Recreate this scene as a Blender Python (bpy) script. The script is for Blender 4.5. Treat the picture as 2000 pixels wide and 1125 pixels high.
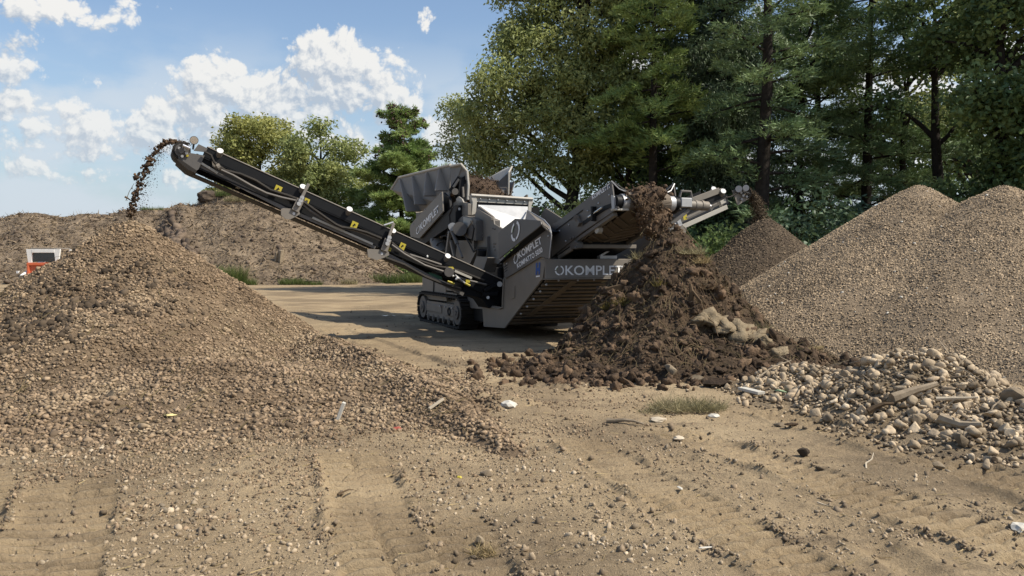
import bpy, bmesh, math, random
import numpy as np
from mathutils import Vector, Matrix, Euler, Quaternion

# ------------------------------------------------------------------ clear
for o in list(bpy.data.objects):
    bpy.data.objects.remove(o, do_unlink=True)
scene = bpy.context.scene
COL = scene.collection
RNG = np.random.default_rng(11)
random.seed(11)
R = math.radians

# ------------------------------------------------------------------ camera
EYE = 1.45
FOC = 0.8                                   # focal length / image width
PITCH = math.atan(62.5 / 1600.0)
cam_data = bpy.data.cameras.new('camera')
cam_data.sensor_width = 36.0
cam_data.lens = 36.0 * FOC
cam_data.clip_start = 0.1
cam_data.clip_end = 3000.0
cam = bpy.data.objects.new('camera', cam_data)
COL.objects.link(cam)
cam.location = (0, 0, EYE)
cam.rotation_euler = (math.pi / 2 - PITCH, 0, 0)
scene.camera = cam

# ------------------------------------------------------------------ view, sun, sky
vs = scene.view_settings
vs.view_transform = 'Standard'
vs.look = 'None'
vs.gamma = 1.0
vs.use_curve_mapping = False
vs.exposure = EXPOSURE = 0.45

SUN_DIR = Vector((0.86, -0.22, 1.0)).normalized()        # towards the sun
SUN_ELEV = math.asin(SUN_DIR.z)
SUN_AZ = math.atan2(SUN_DIR.x, SUN_DIR.y)
sun_data = bpy.data.lights.new('sun', 'SUN')
sun_data.energy = 4.3
sun_data.angle = R(0.53)
sun_data.color = (1.0, 0.92, 0.79)
sun = bpy.data.objects.new('sun', sun_data)
COL.objects.link(sun)
sun.location = SUN_DIR * 60
sun.rotation_euler = (-SUN_DIR).to_track_quat('-Z', 'Y').to_euler()


def new_world():
    w = bpy.data.worlds.new('World')
    scene.world = w
    w.use_nodes = True
    nt = w.node_tree
    nt.nodes.clear()
    N, L = nt.nodes.new, nt.links.new

    def math_(op, a, b=None, c=None, clamp=False):
        n = N('ShaderNodeMath'); n.operation = op; n.use_clamp = clamp
        for i, v in enumerate((a, b, c)):
            if v is None: continue
            if isinstance(v, (int, float)): n.inputs[i].default_value = v
            else: L(v, n.inputs[i])
        return n.outputs[0]

    STR = 0.112
    sky = N('ShaderNodeTexSky')
    sky.sky_type = 'NISHITA'
    sky.sun_disc = False
    sky.sun_elevation = SUN_ELEV
    sky.sun_rotation = SUN_AZ
    sky.altitude = 200
    sky.air_density = 1.15
    sky.dust_density = 1.6
    sky.ozone_density = 1.6
    geo = N('ShaderNodeTexCoord')
    sep = N('ShaderNodeSeparateXYZ'); L(geo.outputs['Generated'], sep.inputs[0])
    # azimuth / elevation of the view direction; the clouds live in that chart of the sky
    az = math_('ARCTAN2', sep.outputs[0], sep.outputs[1])
    el = math_('ARCSINE', sep.outputs[2])
    comb = N('ShaderNodeCombineXYZ'); L(az, comb.inputs[0]); L(el, comb.inputs[1])

    # cloud masses: azimuth, elevation, radius, radius, weight (degrees)
    def ae(px, py):
        xc = (px - 1000) / 1600.0; yc = (562.5 - py) / 1600.0
        v = Vector((xc, math.cos(PITCH) + yc * math.sin(PITCH), -math.sin(PITCH) + yc * math.cos(PITCH))).normalized()
        return math.atan2(v.x, v.y), math.asin(v.z)
    K = 1 / 1600.0
    blobs = []
    for px, py, rx, ry, w_ in [
            (600, 195, 140, 50, .95), (480, 250, 150, 42, .85), (745, 185, 70, 62, .85), (650, 125, 95, 80, 1.0), (700, 165, 115, 62, 0.85), (775, 140, 60, 52, 0.42), (740, 215, 75, 45, .7),
            (420, 165, 75, 72, 1.0), (350, 215, 85, 60, 0.95), (500, 190, 85, 62, 0.9), (560, 230, 150, 45, .85),
            (290, 262, 90, 60, .9), (170, 265, 135, 58, 0.9), (65, 258, 36, 28, .75), (120, 205, 80, 34, .62),
            (178, 170, 30, 30, .66), (35, 185, 60, 40, .8), (20, 140, 75, 40, .7), (0, 220, 70, 30, .6),
            (10, 290, 50, 40, .7), (60, 10, 230, 44, .72), (0, 60, 90, 55, .55), (280, 12, 70, 14, .45),
            (825, 35, 30, 42, .60), (55, 338, 50, 32, .66), (170, 345, 110, 22, .55), (340, 350, 75, 28, .52),
            (855, 255, 50, 40, .7), (640, 275, 150, 32, .72), (800, 205, 34, 50, .6), (690, 360, 140, 26, .5),
            (1250, 130, 160, 60, .7), (1500, 60, 140, 60, .6), (1750, 180, 180, 60, .75), (1950, 90, 90, 60, .6),
            (1450, 330, 260, 50, .6), (1900, 330, 200, 45, .6),
            (-300, 180, 160, 70, .8), (-560, 60, 180, 60, .6), (2350, 150, 220, 80, .8)]:
        a, e = ae(px, py)
        c2 = math.cos(a)
        blobs.append((a, e, rx * K * c2 * c2 * 1.1, ry * K * c2 * 1.1, w_))
    rr = random.Random(5)
    for i in range(16):                      # the rest of the sky carries the same kind of cloud
        a = rr.uniform(0.95, 2 * math.pi - 0.95)
        a = a if a < math.pi else a - 2 * math.pi
        blobs.append((a, rr.uniform(0.12, .75), rr.uniform(.08, .2), rr.uniform(.04, .08), rr.uniform(.6, .95)))

    g = bpy.data.node_groups.new('cloud_density', 'ShaderNodeTree')
    g.interface.new_socket('P', in_out='INPUT', socket_type='NodeSocketVector')
    g.interface.new_socket('D', in_out='OUTPUT', socket_type='NodeSocketFloat')
    gn, gl = g.nodes.new, g.links.new
    gi = gn('NodeGroupInput'); go = gn('NodeGroupOutput')

    def gm(op, a, b=None, c=None):
        n = gn('ShaderNodeMath'); n.operation = op
        for i, v in enumerate((a, b, c)):
            if v is None: continue
            if isinstance(v, (int, float)): n.inputs[i].default_value = v
            else: gl(v, n.inputs[i])
        return n.outputs[0]
    # warp the chart a little so that no mass stays an ellipse
    nz = gn('ShaderNodeTexNoise'); nz.noise_dimensions = '2D'
    nz.inputs['Scale'].default_value = 13; nz.inputs['Detail'].default_value = 3
    gl(gi.outputs[0], nz.inputs['Vector'])
    sub = gn('ShaderNodeVectorMath'); sub.operation = 'SUBTRACT'
    gl(nz.outputs['Color'], sub.inputs[0]); sub.inputs[1].default_value = (.5, .5, .5)
    scl = gn('ShaderNodeVectorMath'); scl.operation = 'MULTIPLY'
    gl(sub.outputs[0], scl.inputs[0]); scl.inputs[1].default_value = (.028, .022, 0)
    wp = gn('ShaderNodeVectorMath'); wp.operation = 'ADD'
    gl(gi.outputs[0], wp.inputs[0]); gl(scl.outputs[0], wp.inputs[1])
    acc = None
    for a, e, rx, ry, w_ in blobs:
        s = gn('ShaderNodeVectorMath'); s.operation = 'SUBTRACT'
        gl(wp.outputs[0], s.inputs[0]); s.inputs[1].default_value = (a, e, 0)
        m = gn('ShaderNodeVectorMath'); m.operation = 'MULTIPLY'
        gl(s.outputs[0], m.inputs[0]); m.inputs[1].default_value = (1 / rx, 1 / ry, 0)
        d = gn('ShaderNodeVectorMath'); d.operation = 'DOT_PRODUCT'
        gl(m.outputs[0], d.inputs[0]); gl(m.outputs[0], d.inputs[1])
        v = gm('MULTIPLY_ADD', d.outputs['Value'], -0.95 * w_ ** .5, w_)
        acc = v if acc is None else gm('SMOOTH_MAX', acc, v, 0.16)
    acc = gm('MAXIMUM', acc, -0.6)
    vo = gn('ShaderNodeTexVoronoi'); vo.voronoi_dimensions = '2D'; vo.feature = 'SMOOTH_F1'
    vo.inputs['Scale'].default_value = 34; vo.inputs['Detail'].default_value = 3.4
    vo.inputs['Roughness'].default_value = .55; vo.inputs['Smoothness'].default_value = .35
    vo.inputs['Lacunarity'].default_value = 2.3
    gl(wp.outputs[0], vo.inputs['Vector'])
    n2 = gn('ShaderNodeTexNoise'); n2.noise_dimensions = '2D'
    n2.inputs['Scale'].default_value = 24; n2.inputs['Detail'].default_value = 7; n2.inputs['Roughness'].default_value = .52
    gl(wp.outputs[0], n2.inputs['Vector'])
    bil = gm('MULTIPLY_ADD', vo.outputs['Distance'], -.78, .33)
    fb = gm('MULTIPLY_ADD', n2.outputs[0], .80, -.40)
    tot = gm('ADD', gm('ADD', acc, bil), fb)
    gl(tot, go.inputs[0])

    def dens(off):
        gnode = N('ShaderNodeGroup'); gnode.node_tree = g
        if off:
            ad = N('ShaderNodeVectorMath'); ad.operation = 'ADD'
            L(comb.outputs[0], ad.inputs[0]); ad.inputs[1].default_value = (off[0], off[1], 0)
            L(ad.outputs[0], gnode.inputs[0])
        else:
            L(comb.outputs[0], gnode.inputs[0])
        return gnode.outputs[0]
    d0, d1, d2 = dens(None), dens((.0045, .0065)), dens((.014, .034))

    def ramp(v, a, b):
        m = N('ShaderNodeMapRange'); m.interpolation_type = 'SMOOTHSTEP'
        L(v, m.inputs['Value']); m.inputs['From Min'].default_value = a; m.inputs['From Max'].default_value = b
        return m.outputs['Result']
    alpha = ramp(d0, -.08, .30)
    lit1 = math_('SUBTRACT', d0, d1)          # thins out towards the sun -> its lit rim
    lit2 = math_('SUBTRACT', d0, d2)
    lum = math_('ADD', math_('MULTIPLY_ADD', lit1, 1.75, .44), math_('MULTIPLY', lit2, .48), clamp=True)
    mixc = N('ShaderNodeMix'); mixc.data_type = 'RGBA'
    L(lum, mixc.inputs['Factor'])
    k = 1 / STR
    mixc.inputs['A'].default_value = (0.36 * k, 0.405 * k, 0.465 * k, 1)
    mixc.inputs['B'].default_value = (0.68 * k, 0.668 * k, 0.64 * k, 1)
    # veil of haze towards the horizon
    hz = ramp(el, .30, -.02)
    hzc = N('ShaderNodeMix'); hzc.data_type = 'RGBA'
    L(math_('MULTIPLY', hz, .62), hzc.inputs['Factor'])
    tintn = N('ShaderNodeMix'); tintn.data_type = 'RGBA'; tintn.blend_type = 'MULTIPLY'
    tintn.inputs['Factor'].default_value = 1
    L(sky.outputs[0], tintn.inputs['A']); tintn.inputs['B'].default_value = SKY_TINT
    L(tintn.outputs['Result'], hzc.inputs['A'])
    hzc.inputs['B'].default_value = (0.353 * k, 0.443 * k, 0.541 * k, 1)
    a2 = math_('MULTIPLY', alpha, math_('MULTIPLY_ADD', hz, -.45, .96))
    fin = N('ShaderNodeMix'); fin.data_type = 'RGBA'
    L(a2, fin.inputs['Factor']); L(hzc.outputs['Result'], fin.inputs['A']); L(mixc.outputs['Result'], fin.inputs['B'])
    # thin grey veil of cloud between and behind the heaped ones
    vm = N('ShaderNodeMapping'); vm.inputs['Scale'].default_value = (1, 2.2, 1); L(comb.outputs[0], vm.inputs['Vector'])
    vn = N('ShaderNodeTexNoise'); vn.noise_dimensions = '2D'; vn.inputs['Scale'].default_value = 7; vn.inputs['Detail'].default_value = 7; vn.inputs['Roughness'].default_value = .52
    L(vm.outputs[0], vn.inputs['Vector'])
    va = math_('MULTIPLY', math_('MULTIPLY', ramp(vn.outputs[0], .36, .62), ramp(el, .28, .15)), .78)
    veil = N('ShaderNodeMix'); veil.data_type = 'RGBA'; L(va, veil.inputs['Factor']); L(hzc.outputs['Result'], veil.inputs['A'])
    veil.inputs['B'].default_value = (0.476 * k, 0.529 * k, 0.586 * k, 1)
    L(veil.outputs['Result'], fin.inputs['A'])
    bg = N('ShaderNodeBackground'); bg.inputs['Strength'].default_value = STR
    L(fin.outputs['Result'], bg.inputs['Color'])
    out = N('ShaderNodeOutputWorld'); L(bg.outputs[0], out.inputs[0])
    w.cycles.sampling_method = 'MANUAL'
    w.cycles.sample_map_resolution = 512


SKY_TINT = (.93, .95, .99, 1)
new_world()
scene.cycles.max_bounces = 5
scene.cycles.diffuse_bounces = 3
scene.cycles.glossy_bounces = 2
scene.cycles.transmission_bounces = 3
scene.cycles.transparent_max_bounces = 6
scene.cycles.caustics_reflective = False
scene.cycles.caustics_refractive = False

# ------------------------------------------------------------------ image measurements -> places
_sp, _cp = math.sin(PITCH), math.cos(PITCH)


def ray(px, py):
    xc = (px - 1000) / 1600.0; yc = (562.5 - py) / 1600.0
    return Vector((xc, _cp + yc * _sp, -_sp + yc * _cp))


def at(px, py, Y):
    r = ray(px, py); t = Y / r.y
    return Vector((r.x * t, Y, EYE + r.z * t))


def gr(px, py, z=0.0):
    r = ray(px, py); t = (z - EYE) / r.z
    return Vector((r.x * t, r.y * t, z))


# ------------------------------------------------------------------ noise
_TAB = np.random.default_rng(3).random((16, 256, 256))


def vnoise(x, y, seed=0):
    T = _TAB[seed % 16]
    xi = np.floor(x).astype(np.int64); yi = np.floor(y).astype(np.int64)
    fx = x - xi; fy = y - yi
    fx = fx * fx * fx * (fx * (fx * 6 - 15) + 10); fy = fy * fy * fy * (fy * (fy * 6 - 15) + 10)
    x0 = xi & 255; x1 = (xi + 1) & 255; y0 = yi & 255; y1 = (yi + 1) & 255
    a = T[x0, y0]; b = T[x1, y0]; c = T[x0, y1]; d = T[x1, y1]
    return (a * (1 - fx) + b * fx) * (1 - fy) + (c * (1 - fx) + d * fx) * fy


def fbm(x, y, scale=1.0, octv=4, seed=0, gain=0.5):
    """about -0.5 .. 0.5"""
    x = np.asarray(x, float) / scale; y = np.asarray(y, float) / scale
    s = 0; a = 1.0; n = 0
    for i in range(octv):
        s = s + a * (vnoise(x + 17.3 * i, y - 9.1 * i, seed + i) - 0.5); n += a
        a *= gain; x = x * 2.03; y = y * 2.03
    return s / n * 1.4


def sstep(a, b, x):
    t = np.clip((x - a) / (b - a), 0, 1)
    return t * t * (3 - 2 * t)


# ------------------------------------------------------------------ objects
def tag(o, label=None, cat=None, group=None, kind=None):
    if label: o['label'] = label
    if cat: o['category'] = cat
    if group: o['group'] = group
    if kind: o['kind'] = kind
    return o


def empty(name, loc=(0, 0, 0), rz=0.0):
    o = bpy.data.objects.new(name, None)
    COL.objects.link(o)
    o.location = loc; o.rotation_euler = (0, 0, rz)
    o.empty_display_size = .2
    return o


def link(name, me, mat=None, parent=None, bevel=0.0):
    if mat is not None:
        me.materials.clear(); me.materials.append(mat)
    o = bpy.data.objects.new(name, me)
    COL.objects.link(o)
    if parent is not None: o.parent = parent
    if bevel > 0:
        b = o.modifiers.new('bevel', 'BEVEL'); b.width = bevel; b.segments = 1; b.limit_method = 'ANGLE'; b.angle_limit = R(40)
    return o


def np_mesh(name, V, F, smooth=False, tint=None):
    """V (n,3); F (m,3) or (m,4)"""
    V = np.ascontiguousarray(V, np.float32); F = np.ascontiguousarray(F, np.int32)
    me = bpy.data.meshes.new(name)
    k = F.shape[1]
    me.vertices.add(len(V)); me.vertices.foreach_set('co', V.ravel())
    me.loops.add(F.size); me.loops.foreach_set('vertex_index', F.ravel())
    me.polygons.add(len(F)); me.polygons.foreach_set('loop_start', np.arange(0, F.size, k, dtype=np.int32))
    if smooth: me.polygons.foreach_set('use_smooth', np.ones(len(F), bool))
    if tint is not None:
        a = me.attributes.new('tint', 'FLOAT', 'POINT'); a.data.foreach_set('value', np.ascontiguousarray(tint, np.float32))
    me.update(calc_edges=True)
    return me


def rand_rot(n, rng=RNG):
    q = rng.normal(size=(n, 4)); q /= np.linalg.norm(q, axis=1)[:, None]
    w, x, y, z = q.T
    M = np.empty((n, 3, 3))
    M[:, 0, 0] = 1 - 2 * (y * y + z * z); M[:, 0, 1] = 2 * (x * y - z * w); M[:, 0, 2] = 2 * (x * z + y * w)
    M[:, 1, 0] = 2 * (x * y + z * w); M[:, 1, 1] = 1 - 2 * (x * x + z * z); M[:, 1, 2] = 2 * (y * z - x * w)
    M[:, 2, 0] = 2 * (x * z - y * w); M[:, 2, 1] = 2 * (y * z + x * w); M[:, 2, 2] = 1 - 2 * (x * x + y * y)
    return M


def rotz_mats(a):
    M = np.zeros((len(a), 3, 3)); c, s = np.cos(a), np.sin(a)
    M[:, 0, 0] = c; M[:, 0, 1] = -s; M[:, 1, 0] = s; M[:, 1, 1] = c; M[:, 2, 2] = 1
    return M


def frames(d, roll):
    """rotation matrices whose local +X is d, rolled about it"""
    d = d / (np.linalg.norm(d, axis=1)[:, None] + 1e-9)
    up = np.where(np.abs(d[:, 2:3]) > .95, np.array([[1., 0, 0]]), np.array([[0, 0, 1.]]))
    y = np.cross(up, d); y /= np.linalg.norm(y, axis=1)[:, None]
    z = np.cross(d, y)
    c, s = np.cos(roll)[:, None], np.sin(roll)[:, None]
    y2 = y * c + z * s; z2 = z * c - y * s
    return np.stack([d, y2, z2], axis=2)


def joined(name, protos, pos, rot, scl, mat, parent=None, kind=None, tint=None, smooth=False, rng=RNG):
    """many small pieces in one mesh: every piece a proto (V,F), rotated, scaled, moved"""
    n = len(pos)
    scl = np.asarray(scl)
    if scl.ndim == 1: scl = np.repeat(scl[:, None], 3, 1)
    which = rng.integers(0, len(protos), n)
    Vs, Fs, Ts = [], [], []; base = 0
    if tint is None: tint = rng.random(n)
    for k, (V, F) in enumerate(protos):
        m = np.nonzero(which == k)[0]
        if len(m) == 0: continue
        P = V[None] * scl[m][:, None, :]
        P = np.einsum('nij,nvj->nvi', rot[m], P) + pos[m][:, None, :]
        nv = len(V)
        Vs.append(P.reshape(-1, 3))
        Fs.append((F[None] + (np.arange(len(m)) * nv)[:, None, None] + base).reshape(-1, F.shape[1]))
        Ts.append(np.repeat(tint[m], nv))
        base += nv * len(m)
    me = np_mesh(name, np.concatenate(Vs), np.concatenate(Fs), smooth, np.concatenate(Ts))
    o = link(name, me, mat, parent)
    if kind: o['kind'] = kind
    return o


def ico(sub=1):
    bm = bmesh.new(); bmesh.ops.create_icosphere(bm, subdivisions=sub, radius=1.0)
    V = np.array([v.co[:] for v in bm.verts]); F = np.array([[v.index for v in f.verts] for f in bm.faces])
    bm.free(); return V, F


def clod_proto(seed, sub=2, amp=.5):
    """a crumbly lump: broken outline, sharp small facets"""
    r = np.random.default_rng(seed); V, F = ico(sub); V = V.copy()
    o = r.random(3) * 40
    nz = fbm(V[:, 0] * 1.1 + o[0] + V[:, 2] * .6, V[:, 1] * 1.1 + o[1] + V[:, 2] * .5, .9, 3, seed) + fbm(V[:, 2] * 1.3 + o[2], V[:, 0] - V[:, 1] + o[0], .8, 3, seed + 3)
    V *= (1 + amp * nz)[:, None]
    V *= 1 + .34 * amp * (r.random((len(V), 1)) - .5)
    V *= np.array([r.uniform(.8, 1.35), r.uniform(.7, 1.05), r.uniform(.6, .95)])
    return V, F


def stone_proto(seed, sub=1, jag=.18, flat=.7, cuts=5, lo=.55, hi=.85):
    """an angular, slightly rounded stone of about unit radius"""
    r = np.random.default_rng(seed)
    V, F = ico(sub)
    V = V.copy()
    for _ in range(cuts):                                  # planar facets
        d = r.normal(size=3); d /= np.linalg.norm(d)
        h = r.uniform(lo, hi); p = V @ d
        V -= np.outer(np.maximum(p - h, 0) * .9, d)
    V *= 1 + jag * (r.random((len(V), 1)) - .5)
    V *= np.array([r.uniform(.85, 1.25), r.uniform(.75, 1.0), r.uniform(flat * .8, flat * 1.1)])
    return V, F


def cheap_stone(seed):
    """12-triangle gravel chip"""
    r = np.random.default_rng(seed)
    V = np.array([[x, y, z] for x in (-1, 1) for y in (-1, 1) for z in (-1, 1)], float) * .62
    V *= 1 + .55 * (r.random((8, 3)) - .5)
    V *= np.array([r.uniform(.9, 1.3), r.uniform(.7, 1.0), r.uniform(.5, .8)])
    F = np.array([[0, 1, 3], [0, 3, 2], [4, 6, 7], [4, 7, 5], [0, 4, 5], [0, 5, 1], [2, 3, 7], [2, 7, 6], [0, 2, 6], [0, 6, 4], [1, 5, 7], [1, 7, 3]])
    return V, F


def octa_stone(seed):
    r = np.random.default_rng(seed)
    V = np.array([[1, 0, 0], [-1, 0, 0], [0, 1, 0], [0, -1, 0], [0, 0, 1], [0, 0, -1]], float)
    V += .35 * (r.random((6, 3)) - .5)
    V *= np.array([r.uniform(.9, 1.3), r.uniform(.7, 1), r.uniform(.5, .8)])
    F = np.array([[0, 2, 4], [2, 1, 4], [1, 3, 4], [3, 0, 4], [2, 0, 5], [1, 2, 5], [3, 1, 5], [0, 3, 5]])
    return V, F


def chip_stone(seed):
    """4-triangle grain whose underside lies buried"""
    r = np.random.default_rng(seed)
    V = np.array([[1, .1, -.35], [-.1, 1, -.4], [-1, -.1, -.35], [.1, -1, -.4], [0, 0, .75]], float)
    V += .5 * (r.random((5, 3)) - .5)
    V *= np.array([r.uniform(.9, 1.25), r.uniform(.75, 1), r.uniform(.8, 1.1)])
    return V, np.array([[0, 1, 4], [1, 2, 4], [2, 3, 4], [3, 0, 4]])


class MB:
    """collects simple solids into one mesh"""
    def __init__(s): s.v = []; s.f = []

    def add(s, vs, fs):
        b = len(s.v); s.v += [Vector(v) for v in vs]; s.f += [[i + b for i in f] for f in fs]; return s

    def box(s, c, size, rot=None):
        c = Vector(c); h = Vector(size) / 2
        P = [Vector((x * h.x, y * h.y, z * h.z)) for x in (-1, 1) for y in (-1, 1) for z in (-1, 1)]
        if rot is not None: P = [rot @ p for p in P]
        return s.add([c + p for p in P], [(0, 1, 3, 2), (4, 6, 7, 5), (0, 4, 5, 1), (2, 3, 7, 6), (0, 2, 6, 4), (1, 5, 7, 3)])

    def beam(s, a, b, w, h, up=(0, 0, 1)):
        a = Vector(a); b = Vector(b); d = (b - a); L_ = d.length; d.normalize()
        up = Vector(up)
        y = up.cross(d)
        if y.length < 1e-4: y = Vector((1, 0, 0)).cross(d)
        y.normalize(); z = d.cross(y)
        return s.box((a + b) / 2, (L_, w, h), Matrix((d, y, z)).transposed())

    def prism(s, pts, vec):
        pts = [Vector(p) for p in pts]; vec = Vector(vec); n = len(pts)
        nor = Vector((0, 0, 0))
        for i in range(n):
            a, b = pts[i], pts[(i + 1) % n]; nor += a.cross(b)
        if nor.dot(vec) > 0: pts = pts[::-1]
        fs = [tuple(range(n)), tuple(range(2 * n - 1, n - 1, -1))]
        fs += [(i, n + i, n + (i + 1) % n, (i + 1) % n)[::-1] for i in range(n)]
        return s.add(pts + [p + vec for p in pts], fs)

    def plate(s, pts, t):
        """plate through pts, thickened by t along its own normal (either side by sign)"""
        pts = [Vector(p) for p in pts]; nor = Vector((0, 0, 0))
        for i in range(len(pts)): nor += pts[i].cross(pts[(i + 1) % len(pts)])
        return s.prism(pts, nor.normalized() * t)

    def tube(s, path, r, seg=8, caps=True):
        path = [Vector(p) for p in path]; n = len(path)
        rs = r if isinstance(r, (list, tuple)) else [r] * n
        vs = []; fs = []
        x = None
        for i, p in enumerate(path):
            d = (path[min(i + 1, n - 1)] - path[max(i - 1, 0)]).normalized()
            if x is None:
                x = d.orthogonal().normalized()
            else:
                x = (x - d * x.dot(d)).normalized()
            y = d.cross(x)
            for k in range(seg):
                a = 2 * math.pi * k / seg
                vs.append(p + (x * math.cos(a) + y * math.sin(a)) * rs[i])
        for i in range(n - 1):
            for k in range(seg):
                a = i * seg + k; b = i * seg + (k + 1) % seg
                fs.append((a, b, b + seg, a + seg))
        if caps:
            fs.append(tuple(range(seg))[::-1]); fs.append(tuple(range((n - 1) * seg, n * seg)))
        return s.add(vs, fs)

    def cyl(s, a, b, r, seg=16, r2=None):
        return s.tube([a, b], [r, r if r2 is None else r2], seg)

    def ball(s, c, r, sub=1, rot=None):
        V, F = ico(sub); r = Vector(r) if not isinstance(r, (int, float)) else Vector((r, r, r))
        P = [Vector((v[0] * r.x, v[1] * r.y, v[2] * r.z)) for v in V]
        if rot is not None: P = [rot @ p for p in P]
        return s.add([Vector(c) + p for p in P], F.tolist())

    def build(s, name, mat, parent=None, bevel=0.0, smooth=False):
        me = bpy.data.meshes.new(name)
        me.from_pydata([v[:] for v in s.v], [], s.f)
        if smooth:
            me.polygons.foreach_set('use_smooth', np.ones(len(me.polygons), bool))
        me.update()
        if smooth: me.set_sharp_from_angle(angle=R(45))
        return link(name, me, mat, parent, bevel)


# ------------------------------------------------------------------ materials
def mat_(name, cols, scale=4.0, rough=.9, bump=0.0, bscale=None, metal=0.0, tint=0.0, detail=6, spec=.3, dist=.02, coords='Object',
         stops=None, dust=0.0, dustcol=(.36, .28, .19), coat=0.0, transl=0.0, nrough=.6):
    """noise-driven colour, optional fine relief, per-piece variation ('tint' attribute), dust on faces that look up"""
    m = bpy.data.materials.new(name); m.use_nodes = True
    nt = m.node_tree; N, L = nt.nodes.new, nt.links.new
    b = nt.nodes['Principled BSDF']
    b.inputs['Roughness'].default_value = rough; b.inputs['Metallic'].default_value = metal
    b.inputs['Specular IOR Level'].default_value = spec
    tc = N('ShaderNodeTexCoord')
    src = tc.outputs['Object']
    if coords == 'World':
        src = N('ShaderNodeNewGeometry').outputs['Position']
    nz = N('ShaderNodeTexNoise'); nz.inputs['Scale'].default_value = scale; nz.inputs['Detail'].default_value = detail
    nz.inputs['Roughness'].default_value = nrough
    L(src, nz.inputs['Vector'])
    rp = N('ShaderNodeValToRGB'); el = rp.color_ramp.elements
    stops = stops or [.32 + .36 * i / max(1, len(cols) - 1) for i in range(len(cols))]
    el[0].position = stops[0]; el[0].color = (*cols[0], 1)
    el[1].position = stops[-1] if len(cols) > 1 else 1; el[1].color = (*cols[-1], 1)
    for p, c in zip(stops[1:-1], cols[1:-1]):
        e = el.new(p); e.color = (*c, 1)
    L(nz.outputs[0], rp.inputs[0])
    col = rp.outputs[0]
    if tint:
        at_ = N('ShaderNodeAttribute'); at_.attribute_name = 'tint'
        mr = N('ShaderNodeMapRange'); L(at_.outputs['Fac'], mr.inputs['Value'])
        mr.inputs['To Min'].default_value = 1 - tint; mr.inputs['To Max'].default_value = 1 + tint
        mx = N('ShaderNodeVectorMath'); mx.operation = 'SCALE'
        L(col, mx.inputs[0]); L(mr.outputs[0], mx.inputs['Scale']); col = mx.outputs[0]
    if dust:
        ge = N('ShaderNodeNewGeometry'); sx = N('ShaderNodeSeparateXYZ'); L(ge.outputs['Normal'], sx.inputs[0])
        up = N('ShaderNodeMapRange'); L(sx.outputs[2], up.inputs['Value'])
        up.inputs['From Min'].default_value = -.3; up.inputs['From Max'].default_value = 1.0
        up.inputs['To Min'].default_value = .25; up.inputs['To Max'].default_value = 1.0
        n3 = N('ShaderNodeTexNoise'); n3.inputs['Scale'].default_value = 2.2; n3.inputs['Detail'].default_value = 7
        n3.inputs['Roughness'].default_value = .65
        L(src, n3.inputs['Vector'])
        mm = N('ShaderNodeMath'); mm.operation = 'MULTIPLY'; L(n3.outputs[0], mm.inputs[0]); L(up.outputs[0], mm.inputs[1])
        m2 = N('ShaderNodeMath'); m2.operation = 'MULTIPLY'; L(mm.outputs[0], m2.inputs[0]); m2.inputs[1].default_value = dust * 2
        m2.use_clamp = True
        dm = N('ShaderNodeMix'); dm.data_type = 'RGBA'; L(m2.outputs[0], dm.inputs['Factor']); L(col, dm.inputs['A'])
        dm.inputs['B'].default_value = (*dustcol, 1); col = dm.outputs['Result']
        rm = N('ShaderNodeMapRange'); L(m2.outputs[0], rm.inputs['Value']); rm.inputs['To Min'].default_value = rough; rm.inputs['To Max'].default_value = .95
        L(rm.outputs[0], b.inputs['Roughness'])
    L(col, b.inputs['Base Color'])
    if coat: b.inputs['Coat Weight'].default_value = coat
    if bump:
        nb = N('ShaderNodeTexNoise'); nb.inputs['Scale'].default_value = bscale or scale * 5; nb.inputs['Detail'].default_value = 6
        nb.inputs['Roughness'].default_value = .65
        L(src, nb.inputs['Vector'])
        bp = N('ShaderNodeBump'); bp.inputs['Strength'].default_value = bump; bp.inputs['Distance'].default_value = dist
        L(nb.outputs[0], bp.inputs['Height']); L(bp.outputs[0], b.inputs['Normal'])
    if transl:
        tr = N('ShaderNodeBsdfTranslucent'); L(col, tr.inputs['Color'])
        ms = N('ShaderNodeMixShader'); ms.inputs[0].default_value = transl
        L(b.outputs[0], ms.inputs[1]); L(tr.outputs[0], ms.inputs[2])
        L(ms.outputs[0], nt.nodes['Material Output'].inputs['Surface'])
    return m


M = {}
M['paint'] = mat_('grey_paint', [(.145, .138, .126), (.175, .165, .148)], 3, .42, dust=.38)
M['paint_d'] = mat_('dark_grey_paint', [(.078, .079, .080), (.098, .097, .095)], 3, .42, dust=.26)
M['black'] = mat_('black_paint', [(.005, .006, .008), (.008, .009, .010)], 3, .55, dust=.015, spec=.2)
M['rubber'] = mat_('black_rubber', [(.012, .012, .012), (.02, .018, .016)], 9, .8, dust=.07, bump=.1)
M['steel'] = mat_('bright_steel', [(.36, .365, .365), (.45, .455, .455)], 5, .42, metal=.3, dust=.05)
M['light'] = mat_('light_grey_paint', [(.36, .35, .31), (.44, .42, .37)], 4, .5, dust=.25)
M['chrome'] = mat_('chromed_rod', [(.6, .6, .6), (.7, .7, .7)], 5, .2, metal=.9)
M['white'] = mat_('white_plastic', [(.60, .60, .58), (.68, .68, .66)], 5, .5, dust=.12)
M['letter'] = mat_('pale_lettering', [(.78, .78, .77), (.84, .84, .83)], 5, .5, dust=.04)
M['green'] = mat_('green_print', [(.09, .16, .025), (.11, .18, .03)], 5, .5)
M['blue'] = mat_('blue_sticker', [(.02, .08, .28), (.025, .09, .32)], 5, .45)
M['yellow'] = mat_('yellow_sticker', [(.40, .33, .03), (.46, .38, .05)], 5, .5)
M['orange'] = mat_('orange_paint', [(.60, .12, .05), (.66, .15, .06)], 4, .5, dust=.1)
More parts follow.
